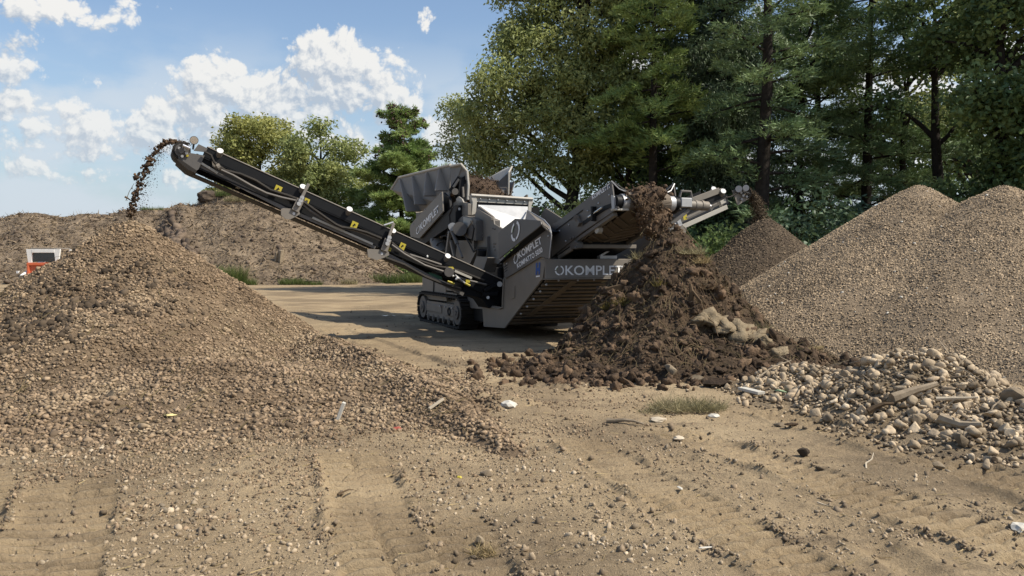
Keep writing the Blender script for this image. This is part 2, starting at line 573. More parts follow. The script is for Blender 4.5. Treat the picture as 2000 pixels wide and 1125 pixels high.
M['cabwhite'] = mat_('white_paint', [(.72, .71, .68), (.8, .79, .76)], 4, .45, dust=.08)
M['glass'] = mat_('dark_glass', [(.03, .04, .045), (.06, .07, .075)], 2, .08, spec=.6)
M['belly'] = mat_('dusty_brown_plate', [(.075, .064, .052), (.12, .10, .080)], 4, .8, dust=.3)
M['greencase'] = mat_('green_casting', [(.015, .10, .06), (.02, .13, .08)], 5, .5, dust=.2)
M['ground'] = None
# ------------------------------------------------------------------ the ground
def seg_coords(x, y, a, b):
    """along, across of points relative to the segment a -> b"""
    a = np.array(a[:2]); b = np.array(b[:2]); d = b - a; L_ = np.linalg.norm(d); d = d / L_
    s = (x - a[0]) * d[0] + (y - a[1]) * d[1]
    t = -(x - a[0]) * d[1] + (y - a[1]) * d[0]
    return s, t, L_


def _w(px, py): g = gr(px, py); return (g.x, g.y)


# strips pressed by crawler tracks: start, end, width, ridge period, ridge height
STRIPS = [
    (_w(-40, 930), _w(-160, 1200), .46, .125, .038),
    (_w(150, 935), _w(40, 1200), .50, .125, .042),
    (_w(685, 880), _w(800, 1200), .46, .125, .044),
    (_w(880, 1000), _w(1010, 1240), .34, .11, .022),
    (_w(1290, 830), _w(2090, 1100), .42, .11, .032),
    (_w(1480, 800), _w(2120, 985), .42, .11, .030),
    (_w(1120, 850), _w(1720, 1200), .40, .11, .024),
    (_w(940, 745), _w(1130, 765), .5, .12, .014),
    (_w(480, 600), _w(1000, 596), .5, .16, .012),
    (_w(650, 640), _w(860, 720), .5, .14, .010),
]
EDGES = []                                  # clod lines along the strips, filled with (a, b)


def ground_h(x, y):
    h = .05 * fbm(x, y, 3.2, 3, 1) + .022 * fbm(x, y, .55, 4, 4) + .010 * fbm(x, y, .13, 3, 7)
    near = sstep(16, 9, y)
    h = h + near * .026 * np.abs(fbm(x, y, .075, 2, 9)) * (.5 + sstep(-.1, .3, fbm(x, y, .7, 2, 12)))
    for a, b, w, per, amp in STRIPS:
        s, t, L_ = seg_coords(x, y, a, b)
        wob = .04 * fbm(s, t * 0 + a[0], .9, 2, 5)
        t = t + wob
        ins = sstep(w / 2 + .03, w / 2 - .03, np.abs(t)) * sstep(-.1, .25, s) * sstep(L_ + .1, L_ - .25, s)
        patch = .45 + .9 * sstep(-.25, .1, fbm(s, t, .7, 2, 6))
        ph = 2 * np.pi * (s + .02 * np.abs(t) + .012 * fbm(s, t, .5, 2, 8)) / per
        tooth = np.clip(1.7 * np.sin(ph), -1, .9)
        split = 1 - .8 * np.exp(-(t / .02) ** 2)               # seam between the two shoe halves
        h = h * (1 - .6 * ins) + ins * (-.032 + 1.0 * amp * patch * tooth * split)
        # squeezed-up rim
        rim = np.exp(-((np.abs(t) - w / 2 - .03) / .03) ** 2) * sstep(-.1, .25, s) * sstep(L_ + .1, L_ - .25, s)
        h = h + rim * .030 * np.clip(.5 + 2.2 * fbm(s, t, .22, 3, 3), 0, 2)
    # long wheel ruts sweeping to the lower right
    for a, b, w in ((_w(1130, 800), _w(1900, 1150), .10), (_w(1330, 880), _w(2050, 1130), .07), (_w(1060, 850), _w(1500, 1130), .09), (_w(1560, 850), _w(2080, 1010), .06)):
        s, t, L_ = seg_coords(x, y, a, b)
        t = t + .10 * fbm(s, t * 0 + a[1], 1.1, 3, 6)
        along = sstep(-.1, .4, s) * sstep(L_ + .1, L_ - .4, s) * (.35 + 1.1 * sstep(-.2, .2, fbm(s, t * 0, .5, 3, 10)))
        h = h + along * (-.026 * np.exp(-(t / w) ** 2) + .018 * np.exp(-((np.abs(t) - 1.5 * w) / (.5 * w)) ** 2))
    # low berm of loose earth in the middle distance
    s, t, L_ = seg_coords(x, y, _w(850, 765), _w(1040, 800))
    h = h + .07 * np.exp(-(t / .22) ** 2) * sstep(-.3, .3, s) * sstep(L_ + .3, L_ - .3, s) * (1 + 1.6 * fbm(x, y, .18, 3, 2))
    far = sstep(22, 60, np.hypot(x, y))
    return h * (1 - far)


def strip_fields(x, y):
    """how far inside a tread band a place is, and how deep in a groove between two bars"""
    ins_ = np.zeros_like(x); gro = np.zeros_like(x)
    for a, b, w, per, amp in STRIPS:
        s, t, L_ = seg_coords(x, y, a, b)
        t = t + .04 * fbm(s, t * 0 + a[0], .9, 2, 5)
        i = sstep(w / 2 + .02, w / 2 - .03, np.abs(t)) * sstep(-.1, .25, s) * sstep(L_ + .1, L_ - .25, s)
        ph = 2 * np.pi * (s + .02 * np.abs(t) + .012 * fbm(s, t, .5, 2, 8)) / per
        ins_ = np.maximum(ins_, i); gro = np.maximum(gro, i * np.clip(-np.sin(ph), 0, 1))
    return ins_, gro


def ground_material():
    m = bpy.data.materials.new('bare_earth'); m.use_nodes = True
    nt = m.node_tree; N, L = nt.nodes.new, nt.links.new
    b = nt.nodes['Principled BSDF']; b.inputs['Roughness'].default_value = .95; b.inputs['Specular IOR Level'].default_value = .12
    pos = N('ShaderNodeNewGeometry').outputs['Position']

    def noise(sc, det=6, ro=.6, vec=None):
        n = N('ShaderNodeTexNoise'); n.inputs['Scale'].default_value = sc; n.inputs['Detail'].default_value = det
        n.inputs['Roughness'].default_value = ro; L(vec or pos, n.inputs['Vector']); return n.outputs[0]

    def ramp(v, a, b_):
        r = N('ShaderNodeMapRange'); L(v, r.inputs['Value']); r.inputs['From Min'].default_value = a; r.inputs['From Max'].default_value = b_
        return r.outputs[0]

    def mix(f, A, B, mul=1.0):
        x = N('ShaderNodeMix'); x.data_type = 'RGBA'
        if mul != 1.0:
            q = N('ShaderNodeMath'); q.operation = 'MULTIPLY'; L(f, q.inputs[0]); q.inputs[1].default_value = mul; f = q.outputs[0]
        L(f, x.inputs['Factor'])
        for k, v in (('A', A), ('B', B)):
            if isinstance(v, tuple): x.inputs[k].default_value = (*v, 1)
            else: L(v, x.inputs[k])
        return x.outputs['Result']
    c = mix(ramp(noise(.9, 5), .35, .65), (.415, .318, .195), (.315, .235, .142))     # dry tan / damper tan
    c = mix(ramp(noise(.42, 5), .46, .60), c, (.205, .155, .098), .8)                 # broad brown patches
    st = N('ShaderNodeMapping'); st.inputs['Rotation'].default_value = (0, 0, R(-28)); st.inputs['Scale'].default_value = (.35, 2.2, 1)
    L(pos, st.inputs['Vector'])
    c = mix(ramp(noise(1.6, 6, .65, st.outputs[0]), .53, .70), c, (.175, .132, .085), .85)   # streaks along the wheel ways
    c = mix(ramp(noise(16, 5, .7), .56, .74), c, (.15, .112, .073), .85)               # crumbs of topsoil
    c = mix(ramp(noise(46, 3, .6), .60, .75), c, (.44, .365, .255), .7)                 # pale grit
    L(c, b.inputs['Base Color'])
    bp = N('ShaderNodeBump'); bp.inputs['Strength'].default_value = 1.0; bp.inputs['Distance'].default_value = .03
    L(noise(38, 8, .72), bp.inputs['Height'])
    L(bp.outputs[0], b.inputs['Normal'])
    return m


M['ground'] = ground_material()


def grid_mesh(name, xs, ys, H, mat, keep=None, smooth=True, parent=None):
    nx, ny = len(xs), len(ys)
    X, Y = np.meshgrid(xs, ys)
    V = np.stack([X, Y, H], -1).reshape(-1, 3)
    i = np.arange(nx * ny).reshape(ny, nx)
    F = np.stack([i[:-1, :-1], i[:-1, 1:], i[1:, 1:], i[1:, :-1]], -1).reshape(-1, 4)
    if keep is not None:
        kf = keep.ravel()[F].any(1); F = F[kf]
        used = np.unique(F); remap = -np.ones(len(V), int); remap[used] = np.arange(len(used))
        V = V[used]; F = remap[F]
    return link(name, np_mesh(name, V, F, smooth), mat, parent)


def build_ground():
    ys = [2.6]
    while ys[-1] < 20: ys.append(ys[-1] + max(.016, .0045 * ys[-1]))
    ys = np.array(ys)
    fine_x = np.concatenate([np.arange(-11, -4.2, .08), np.arange(-4.2, 5.0, .023), np.arange(5.0, 11, .08)])
    X, Y = np.meshgrid(fine_x, ys)
    g = grid_mesh('ground', fine_x, ys, ground_h(X, Y), M['ground'])
    tag(g, kind='structure')
    # the same sheet carried on to the horizon, joined edge to edge with coarser cells
    bigy = np.concatenate([[ys[-1]], np.linspace(ys[-1] + .3, 45, 100), [60, 90, 160, 400, 1500]])
    bigx = np.concatenate([[-1500, -400, -160, -80], np.linspace(-50, 40, 180), [80, 160, 400, 1500]])
    X, Y = np.meshgrid(bigx, bigy)
    g2 = grid_mesh('ground', bigx, bigy, ground_h(X, Y) - .004, M['ground']); tag(g2, kind='structure')
    nearx = np.concatenate([[-1500, -400, -100], np.linspace(-40, 40, 60), [100, 400, 1500]])
    for x0, x1 in ((-1500, fine_x[0]), (fine_x[-1], 1500)):
        xs = np.unique(np.concatenate([[x0, x1], nearx[(nearx > x0) & (nearx < x1)]]))
        yy = np.concatenate([[-1500, -300, -60, -10], np.linspace(-2, ys[-1], 60)])
        X, Y = np.meshgrid(xs, yy)
        tag(grid_mesh('ground', xs, yy, ground_h(X, Y) - .004, M['ground']), kind='structure')
    yy = np.concatenate([[-1500, -300, -60, -10], np.linspace(-4, ys[0], 12)])
    xs = np.linspace(fine_x[0], fine_x[-1], 60)
    X, Y = np.meshgrid(xs, yy)
    tag(grid_mesh('ground', xs, yy, ground_h(X, Y) - .004, M['ground']), kind='structure')
    return g


GROUND = build_ground()

# ------------------------------------------------------------------ heaps
def cone(x, y, cx, cy, h, slope, tip=.18):
    r = np.hypot(x - cx, y - cy)
    return h - slope * (np.sqrt(r * r + tip * tip) - tip)


def smax(a, b, k=.12):
    d = np.clip(.5 + .5 * (a - b) / k, 0, 1)
    return b * (1 - d) + a * d + k * d * (1 - d)


LP = (-5.78, 12.2)                         # under the end of the left belt


def left_pile_h(x, y):
    w = .25 * fbm(x, y, 1.6, 2, 2)
    h = cone(x + w, y, LP[0], LP[1], 1.98, .66)
    h = smax(h, cone(x, y + w, -8.1, 10.5, .82, .55, .4))
    h = smax(h, cone(x, y, -5.2, 10.2, .92, .50, .6), .2)
    # older, flattened skirt in front and the low ridge running to the right
    h = smax(h, .34 - .13 * np.hypot((x + 3.3) / 1.15, y - 8.6), .12)
    for a, b, h0, h1, wd in ((_w(600, 690), _w(840, 790), .40, .24, .85), (_w(820, 780), _w(1000, 880), .24, .05, .55)):
        s, t, L_ = seg_coords(x, y, a, b)
        u = np.clip(s / L_, 0, 1)
        dist = np.hypot(s - u * L_, t)
        h = smax(h, (h0 + (h1 - h0) * u) - dist * .42, .08)
    h = h - .15 * sstep(-.2, 1.1, LP[0] - x) * sstep(0, .4, h)
    h = h + .13 * fbm(x, y, .9, 4, 5) * sstep(-.1, .4, h) + .05 * fbm(x, y, .2, 3, 8) * sstep(-.05, .2, h)
    return h - .03


RP = [(6.9, 14.0, 2.68, .655), (7.75, 13.0, 2.60, .65), (9.1, 11.6, 2.55, .64)]


def right_pile_h(x, y):
    w = .13 * fbm(x, y, 2.0, 3, 3)
    h = None
    for cx, cy, hh, sl in RP:
        c = cone(x + w, y + w, cx, cy, hh, sl, .17)
        h = c if h is None else smax(h, c, .06)
    h = h + .05 * fbm(x, y, 1.1, 4, 6) + .03 * fbm(x, y, .25, 3, 9)
    return h - .03


SP = (2.25, 11.75)


def soil_pile_h(x, y):
    w = .26 * fbm(x, y, .8, 3, 4)
    h = cone(x + w, y + .6 * w, SP[0], SP[1], 1.83, 1.13, .15)
    for cx, cy, hh, sl in ((2.75, 11.2, .72, .62), (1.6, 11.1, .50, .62), (2.1, 10.4, .52, .48), (3.35, 10.6, .42, .44), (1.15, 10.3, .20, .32), (.75, 10.5, .17, .26), (4.0, 10.0, .16, .25)):
        h = smax(h, cone(x + w, y + .7 * w, cx, cy, hh, sl, .3), .14)
    h = h + .15 * fbm(x, y, .42, 4, 7) * sstep(-.1, .3, h) + .085 * fbm(x, y, .12, 3, 1) * sstep(-.05, .15, h)
    return h - .03


FP = (5.3, 17.3)


def fines_pile_h(x, y):
    w = .2 * fbm(x, y, 1.3, 3, 5)
    h = cone(x + w, y, FP[0], FP[1], 2.24, .80, .12)
    return h + .06 * fbm(x, y, .6, 4, 2) + .02 * fbm(x, y, .15, 2, 3) - .03


def rubble_h(x, y):
    h = cone(x, y, 3.92, 7.75, .58, .54, .2)
    h = smax(h, cone(x, y, 4.3, 6.75, .27, .22, .4), .1)
    h = smax(h, cone(x, y, 3.25, 9.0, .25, .32, .25), .06)
    h = smax(h, cone(x, y, 3.3, 8.0, .16, .22, .3), .06)
    h = h + .07 * fbm(x, y, .3, 3, 2)
    return h - .04


def normal_of(hf, x, y, e=.03):
    dx = (hf(x + e, y) - hf(x - e, y)) / (2 * e); dy = (hf(x, y + e) - hf(x, y - e)) / (2 * e)
    n = np.stack([-dx, -dy, np.ones_like(dx)], -1)
    return n / np.linalg.norm(n, axis=1)[:, None]


M['gravel_bed'] = mat_('gravel_bed', [(0.099, 0.067, 0.040), (0.168, 0.120, 0.073), (0.230, 0.168, 0.104)], 2.4, .95, bump=.9, bscale=34, dist=.035, coords='World', detail=9, nrough=.72)
M['gravel'] = mat_('gravel_stone', [(0.153, 0.107, 0.065), (0.230, 0.166, 0.105), (0.306, 0.233, 0.148)], 1.1, .93, tint=.5, coords='World', detail=7, nrough=.65)
M['fine_bed'] = mat_('fine_gravel_bed', [(0.151, 0.112, 0.071), (0.252, 0.190, 0.123), (0.319, 0.243, 0.160)], 1.3, .96, bump=1.0, bscale=46, dist=.03, coords='World', detail=10, nrough=.74)
M['fine'] = mat_('fine_gravel', [(0.221, 0.167, 0.108), (0.351, 0.270, 0.178)], .8, .95, tint=.42, coords='World', detail=8)
M['soil_bed'] = mat_('dark_soil_bed', [(0.033, 0.022, 0.013), (0.075, 0.050, 0.029), (0.126, 0.081, 0.047)], 6, .97, bump=1.0, bscale=26, dist=.05, coords='World', detail=9, nrough=.7)
M['soil'] = mat_('dark_soil_clod', [(0.038, 0.026, 0.015), (0.095, 0.062, 0.038), (0.164, 0.109, 0.065)], 4.5, .97, tint=.5, bump=.8, bscale=30, dist=.03, coords='World', detail=8, nrough=.7)
M['fines_bed'] = mat_('dark_fines', [(0.067, 0.048, 0.032), (0.115, 0.085, 0.055)], 2.2, .97, bump=1.0, bscale=50, dist=.03, coords='World', detail=10, nrough=.75)
M['fines'] = mat_('dark_fines_grain', [(0.086, 0.063, 0.041), (0.149, 0.113, 0.074)], 2, .97, tint=.4, coords='World')
M['rubble'] = mat_('rubble_stone', [(0.211, 0.161, 0.103), (0.370, 0.288, 0.191), (0.528, 0.429, 0.297)], 5, .93, tint=.42, bump=.6, bscale=34, dist=.015, coords='World', detail=7)
M['rubble_bed'] = mat_('rubble_bed', [(.17, .128, .080), (.29, .222, .138)], 4, .97, bump=1.0, bscale=40, dist=.04, coords='World')
M['root'] = mat_('dry_root', [(0.100, 0.065, 0.036), (0.250, 0.170, 0.095)], 3, .9, tint=.4, coords='World')
M['wood'] = mat_('weathered_wood', [(.20, .155, .105), (.36, .29, .20)], 6, .85, bump=.5, bscale=30, dist=.01)
M['palewood'] = mat_('pale_wood', [(.42, .35, .25), (.56, .48, .36)], 6, .8, bump=.3, bscale=30, dist=.008)
M['straw'] = mat_('straw', [(0.270, 0.203, 0.098), (0.375, 0.292, 0.150)], 3, .8, tint=.4, transl=.25)
M['drygrass'] = mat_('dry_grass', [(.20, .18, .09), (.36, .31, .18)], 3, .8, tint=.4, transl=.3)
M['paper'] = mat_('white_litter', [(0.475, 0.447, 0.376), (0.562, 0.531, 0.460)], 5, .7)
M['sand_clod'] = mat_('sandy_clod', [(0.178, 0.136, 0.083), (0.281, 0.221, 0.140)], 6, .96, bump=.9, bscale=26, dist=.03, coords='World')


def heap(name, label, hf, x0, x1, y0, y1, step, mat, cat='pile'):
    xs = np.arange(x0, x1, step); ys = np.arange(y0, y1, step)
    X, Y = np.meshgrid(xs, ys); H = hf(X, Y)
    root = empty(name, ((x0 + x1) / 2 * 0, 0, 0))
    tag(root, label, cat)
    grid_mesh('bed', xs, ys, H, mat, keep=H > -.06, parent=root)
    return root


left_pile = heap('gravel_pile', 'large heap of brown stony gravel under the end of the long left conveyor', left_pile_h, -12, 1.2, 4.8, 15.5, .045, M['gravel_bed'])
right_pile = heap('gravel_pile', 'high twin-peaked heap of fine tan gravel in front of the dark trees', right_pile_h, 2.4, 13.5, 6.8, 19, .05, M['fine_bed'])
soil_pile = heap('soil_pile', 'heap of dark lumpy soil and roots below the front belt of the machine', soil_pile_h, -1.6, 5.6, 8.4, 14.8, .03, M['soil_bed'])
fines_pile = heap('soil_pile', 'cone of fine dark earth behind the lumpy soil heap, fed by the short right conveyor', fines_pile_h, 2.2, 8.8, 14, 20.5, .05, M['fines_bed'])
rubble_pile = heap('rubble_pile', 'low heap of pale cobbles and driftwood in front of the tan gravel', rubble_h, 1.9, 7.0, 5.3, 10.4, .035, M['rubble_bed'])


def land_h(x, y):
    h = ground_h(x, y)
    for f in (left_pile_h, right_pile_h, soil_pile_h, fines_pile_h, rubble_h): h = np.maximum(h, f(x, y))
    return h


# ------------------------------------------------------------------ the hill behind
CREST = np.array([(px_, py_) for px_, py_ in [(-500, 470), (-300, 445), (-120, 424), (0, 430), (40, 420), (75, 421), (110, 428), (165, 420), (200, 424), (245, 412), (300, 408), (380, 397), (402, 384),
                                            (430, 371), (470, 368), (520, 374), (570, 398), (620, 424), (680, 462), (720, 486), (765, 520), (815, 556), (900, 575)]], float)
CX = np.array([at(a, b, 52).x for a, b in CREST]); CZ = np.array([at(a, b, 52).z for a, b in CREST])


def hill_h(x, y):
    xs = x * 52.0 / np.clip(y, 38, 52)
    top = np.interp(xs, CX, CZ)
    base = 41.5 + 1.6 * fbm(x, y * 0, 9, 2, 3)
    t = np.clip((y - base) / (51 - base), 0, 1.0)
    prof = np.where(t < .25, 2.2 * t * t / .25 * .5, 0)  # soft foot
    prof = sstep(0, 1, t) * .45 + t * .55
    back = sstep(78, 60, y)
    h = top * prof * back
    # gully whose dark bank looks to the left
    gl = at(330, 440, 49).x + (y - 49) * -.42
    bank = np.exp(-((x - gl - .8) / .8) ** 2) * sstep(41, 44, y) * sstep(52, 49, y)
    cut = np.exp(-((x - gl + .7) / .7) ** 2) * sstep(41, 44, y) * sstep(52.5, 50, y)
    h = h + .45 * bank - .55 * cut
    rough = .50 * fbm(x, y, 5, 4, 2) + .22 * fbm(x, y, 1.3, 4, 6) + .12 * fbm(x, y, .45, 2, 9)
    h = h + rough * sstep(0, .18, t) * back
    return h - .05 - .9 * (1 - sstep(-.02, .06, t))


M['hill'] = mat_('mulch_bank', [(0.100, 0.075, 0.052), (0.215, 0.162, 0.108), (0.300, 0.230, 0.155)], .9, .97, bump=1.0, bscale=5, dist=.25, coords='World', detail=11, nrough=.74,
                 stops=[.36, .5, .62])
xs = np.arange(-52, -2.5, .15); ys = np.concatenate([np.arange(38.5, 53.5, .15), np.arange(53.5, 80, 1.0)])
X, Y = np.meshgrid(xs, ys)
hill = grid_mesh('hill', xs, ys, hill_h(X, Y), M['hill'], keep=hill_h(X, Y) > -.4)
tag(hill, kind='structure')
# ------------------------------------------------------------------ trees
def leafmat(name, c0, c1, tint=.42, tr=.42):
    return mat_(name, [c0, c1], .55, .55, tint=tint, coords='World', detail=4, spec=.35, transl=tr)


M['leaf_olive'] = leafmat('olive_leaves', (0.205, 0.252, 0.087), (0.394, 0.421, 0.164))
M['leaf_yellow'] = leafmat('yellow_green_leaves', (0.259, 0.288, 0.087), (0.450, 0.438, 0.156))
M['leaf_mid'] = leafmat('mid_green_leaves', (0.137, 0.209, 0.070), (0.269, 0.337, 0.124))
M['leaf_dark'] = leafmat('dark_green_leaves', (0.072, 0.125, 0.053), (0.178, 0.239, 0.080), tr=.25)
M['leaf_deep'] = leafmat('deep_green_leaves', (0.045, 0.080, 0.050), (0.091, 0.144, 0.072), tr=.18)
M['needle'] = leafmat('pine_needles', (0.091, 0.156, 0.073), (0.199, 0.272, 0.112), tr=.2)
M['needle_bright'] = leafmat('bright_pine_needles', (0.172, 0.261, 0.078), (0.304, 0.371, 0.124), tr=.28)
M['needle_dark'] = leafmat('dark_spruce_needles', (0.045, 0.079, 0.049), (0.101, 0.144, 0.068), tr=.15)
M['cones'] = leafmat('brown_cones', (.050, .028, .018), (.085, .050, .034), tr=.0)
M['bark'] = mat_('bark', [(.014, .011, .009), (.034, .027, .021)], 5, .95, bump=.8, bscale=16, dist=.04)
M['bark_pale'] = mat_('pale_bark', [(.075, .062, .048), (.16, .14, .11)], 5, .95, bump=.6, bscale=16, dist=.03)

LEAF = (np.array([[0, 0, 0], [.45, .5, .06], [1, 0, -.05], [.45, -.5, .06]], float), np.array([[0, 1, 2], [0, 2, 3]]))
NEEDLE = (np.array([[0, .5, 0], [0, -.5, 0], [1, 0, -.08]], float), np.array([[0, 1, 2]]))


def leaves(name, centres, n_per, spread, length, width, mat, parent, droop=.3, rng=RNG, out_from=None, proto=LEAF, fan=None):
    """n_per leaves round every centre; they hang and turn at random, a little outward"""
    N_ = len(centres) * n_per
    c = np.repeat(centres, n_per, 0)
    off = np.clip(rng.normal(size=(N_, 3)), -1.5, 1.5) * np.asarray(spread)
    p = c + off
    d = rng.normal(size=(N_, 3)); d /= np.linalg.norm(d, axis=1)[:, None]
    if fan is not None:                     # leaves stream along a given direction (pine tufts)
        d = d * .75 + np.repeat(fan, n_per, 0)
    d[:, 2] = d[:, 2] * .7 - droop
    rot = frames(d, rng.uniform(0, 2 * np.pi, N_))
    L_ = length * rng.uniform(.65, 1.3, N_)
    scl = np.stack([L_, width * rng.uniform(.7, 1.25, N_), L_], 1)
    tint = np.clip(np.repeat(rng.random(len(centres)), n_per) * .45 + rng.random(N_) * .55, 0, 1)
    return joined(name, [proto], p, rot, scl, mat, parent, tint=tint, rng=rng)


def bend(a, b, sag, rng, n=5):
    a = np.array(a); b = np.array(b); out = []
    jit = rng.normal(size=3) * .05 * np.linalg.norm(b - a)
    for i in range(n):
        t = i / (n - 1)
        p = a * (1 - t) + b * t
        p = p + np.array([0, 0, sag]) * math.sin(math.pi * t) + jit * math.sin(math.pi * t * 1.6)
        out.append(p)
    return out


def broad_tree(name, label, base, H, trunk_r, clumps, mat, seed, leaf=(.17, .085), n_per=26, dens=1.0, group=None, bark='bark', lean=(0, 0), droop=.35, fork=.32, hole=.15):
    """broad-leaved tree: trunk, limbs to every foliage clump, sprays of leaves; clumps = (dx, dy, z, rx, ry, rz)"""
    rng = np.random.default_rng(seed)
    root = empty(name, base); tag(root, label, 'tree', group)
    top = np.array([lean[0], lean[1], H * .82])
    path = [np.array([0, 0, -.3])] + [np.array([lean[0] * t ** 1.5 + rng.normal() * .05 * H * .1, lean[1] * t + rng.normal() * .05 * H * .1, H * .82 * t]) for t in (.12, .3, .5, .7, .85, 1)]
    mb = MB(); mb.tube([Vector(p) for p in path], [trunk_r * 1.25, trunk_r, trunk_r * .85, trunk_r * .66, trunk_r * .45, trunk_r * .28, trunk_r * .12], 9)
    mb.build('trunk', M[bark], root, smooth=True)
    cen = []; limbs = MB()
    for (dx, dy, z, rx, ry, rz) in clumps:
        c = np.array([dx, dy, z])
        z0 = max(H * fork * .6, min(H * .75, z - .55 * math.hypot(dx - lean[0] * .5, dy) - rz * .4))
        t = np.clip(z0 / (H * .82), 0, 1)
        st = np.array([lean[0] * t ** 1.5, lean[1] * t, z0])
        r0 = trunk_r * .42
        pth = bend(st, c, .12 * np.linalg.norm(c - st), rng)
        limbs.tube([Vector(p) for p in pth], [r0, r0 * .8, r0 * .55, r0 * .38, r0 * .2], 6)
        n = max(8, int(dens * 34 * rx * ry * rz ** .6))
        u = rng.normal(size=(n, 3)); u /= np.linalg.norm(u, axis=1)[:, None]
        rad = rng.random(n) ** .45
        pts = c + u * rad[:, None] * np.array([rx, ry, rz])
        keep = rng.random(n) > hole * (fbm(pts[:, 0] + base[0], pts[:, 2], .9, 2, seed) > .12)
        pts = pts[keep]
        for q in pts[::9]:
            limbs.tube([Vector(p) for p in bend(c * .75 + pth[3] * .25, q, .1, rng, 4)], [r0 * .22, r0 * .16, r0 * .1, r0 * .04], 3, caps=False)
        cen.append(pts)
    limbs.build('limbs', M[bark], root)
    cen = np.concatenate(cen)
    leaves('crown', cen, n_per, (.26, .26, .20), leaf[0], leaf[1], M[mat], root, droop=droop, rng=rng)
    return root


def auto_clumps(rng, H, z0, rx, ry, n, top_round=.5, size=(.9, 1.4)):
    """foliage clumps filling a rounded crown from z0 to H"""
    out = []
    for i in range(n):
        t = rng.random()
        z = z0 + (H - z0) * t
        prof = math.sqrt(max(.05, 1 - ((t - top_round * .7) / (1 - top_round * .35 if t > top_round * .7 else top_round * .7 + .35)) ** 2))
        a = rng.uniform(0, 2 * math.pi); rr = math.sqrt(rng.uniform(.05, 1))
        s = rng.uniform(*size)
        out.append((math.cos(a) * rr * rx * prof, math.sin(a) * rr * ry * prof, z, s, s, s * .72))
    return out


def pine_tree(name, label, base, H, trunk_r, reach, mat, seed, first=.25, gap=.62, group=None, droop=.05, tuft=(.30, .03), n_per=16, cones=False, hang=False, per=5, prof=None, step=.26, bark='bark'):
    """conifer: straight trunk, whorls of limbs, side twigs with needle tufts"""
    rng = np.random.default_rng(seed)
    root = empty(name, base); tag(root, label, 'tree', group)
    mb = MB(); ks = [0, .25, .5, .75, 1]
    mb.tube([Vector((rng.normal() * .05, rng.normal() * .05, -.3 + (H + .3) * k)) for k in ks], [trunk_r * (1.12 - k) + .015 for k in ks], 9)
    mb.build('trunk', M[bark], root, smooth=True)
    limbs = MB(); cen = []; dirs = []; conep = []
    z = H * first
    while z < H * .985:
        k = (z - H * first) / (H * (1 - first))
        rad = reach * (prof(k) if prof else (1 - k) ** .75 * (.75 + .25 * min(1, k * 5)))
        a0 = rng.uniform(0, 6.28)
        for j in range(per):
            a = a0 + j * 6.283 / per + rng.normal() * .25
            L_ = rad * rng.uniform(.45, 1.2)
            if L_ < .15: L_ = .15
            rise = rng.uniform(-.22, .42) * L_ + (.5 * L_ if k > .85 else 0)
            dirv = np.array([math.cos(a), math.sin(a), 0])
            zj = z + rng.uniform(-.65, .65) * gap * (1.2 - k)
            ps = []
            for t in np.linspace(0, 1, 5):
                ps.append(np.array([0, 0, zj]) + dirv * L_ * t + np.array([0, 0, rise * t - droop * L_ * t * t * 2.2]))
            limbs.tube([Vector(p) for p in ps], [trunk_r * .24 * (1 - .6 * k), trunk_r * .19, trunk_r * .13, trunk_r * .08, .008], 5, caps=False)
            t = .28 if not hang else .15
            side = 1
            while t <= 1.0:
                i = min(3, int(t * 4)); f = t * 4 - i
                p = ps[i] * (1 - f) + ps[i + 1] * f
                tw = (1.05 - t) * .42 * L_ + .12
                s_dir = np.array([-dirv[1], dirv[0], 0]) * side * .8 + dirv * .65
                m = max(1, int(tw / .24))
                for q in range(m + 1):
                    cen.append(p + s_dir * tw * q / max(1, m) + np.array([0, 0, rng.normal() * .14]))
                    dirs.append(s_dir * .8 + np.array([0, 0, .25]))
                    if hang and rng.random() < .8:
                        for dz in np.arange(.18, rng.uniform(.3, .85), .2):
                            cen.append(cen[-1 if dz < .2 else -1] - np.array([0, 0, .2])); dirs.append(np.array([0, 0, -1.2]))
                if m >= 2 and rng.random() < .5:
                    limbs.tube([Vector(p), Vector(p + s_dir * tw)], [.014, .006], 3, caps=False)
                side = -side; t += step * .68 / max(.6, L_)
            cen.append(ps[-1]); dirs.append(dirv)
            if cones and k > .72: conep.append(ps[-1] + np.array([0, 0, -.05])); conep.append(ps[3])
        z += gap * rng.uniform(.75, 1.25) * (1.15 - .55 * k)
    limbs.build('limbs', M[bark], root)
    cen = np.array(cen); dirs = np.array(dirs)
    leaves('crown', cen, int(n_per * 1.4), (.10, .10, .07), tuft[0] * .68, tuft[1] * 1.15, M[mat], root, droop=-.12 if not hang else .5, rng=rng, proto=NEEDLE, fan=dirs)
    if cones:
        conep = np.array(conep)
        k = 10
        cc = np.repeat(conep, k, 0) + rng.normal(size=(len(conep) * k, 3)) * .16
        ob_ = joined('cones', [stone_proto(4, 1)], cc, rand_rot(len(cc), rng), np.full(len(cc), .09), M['cones'], root, rng=rng, kind='stuff')
    return root


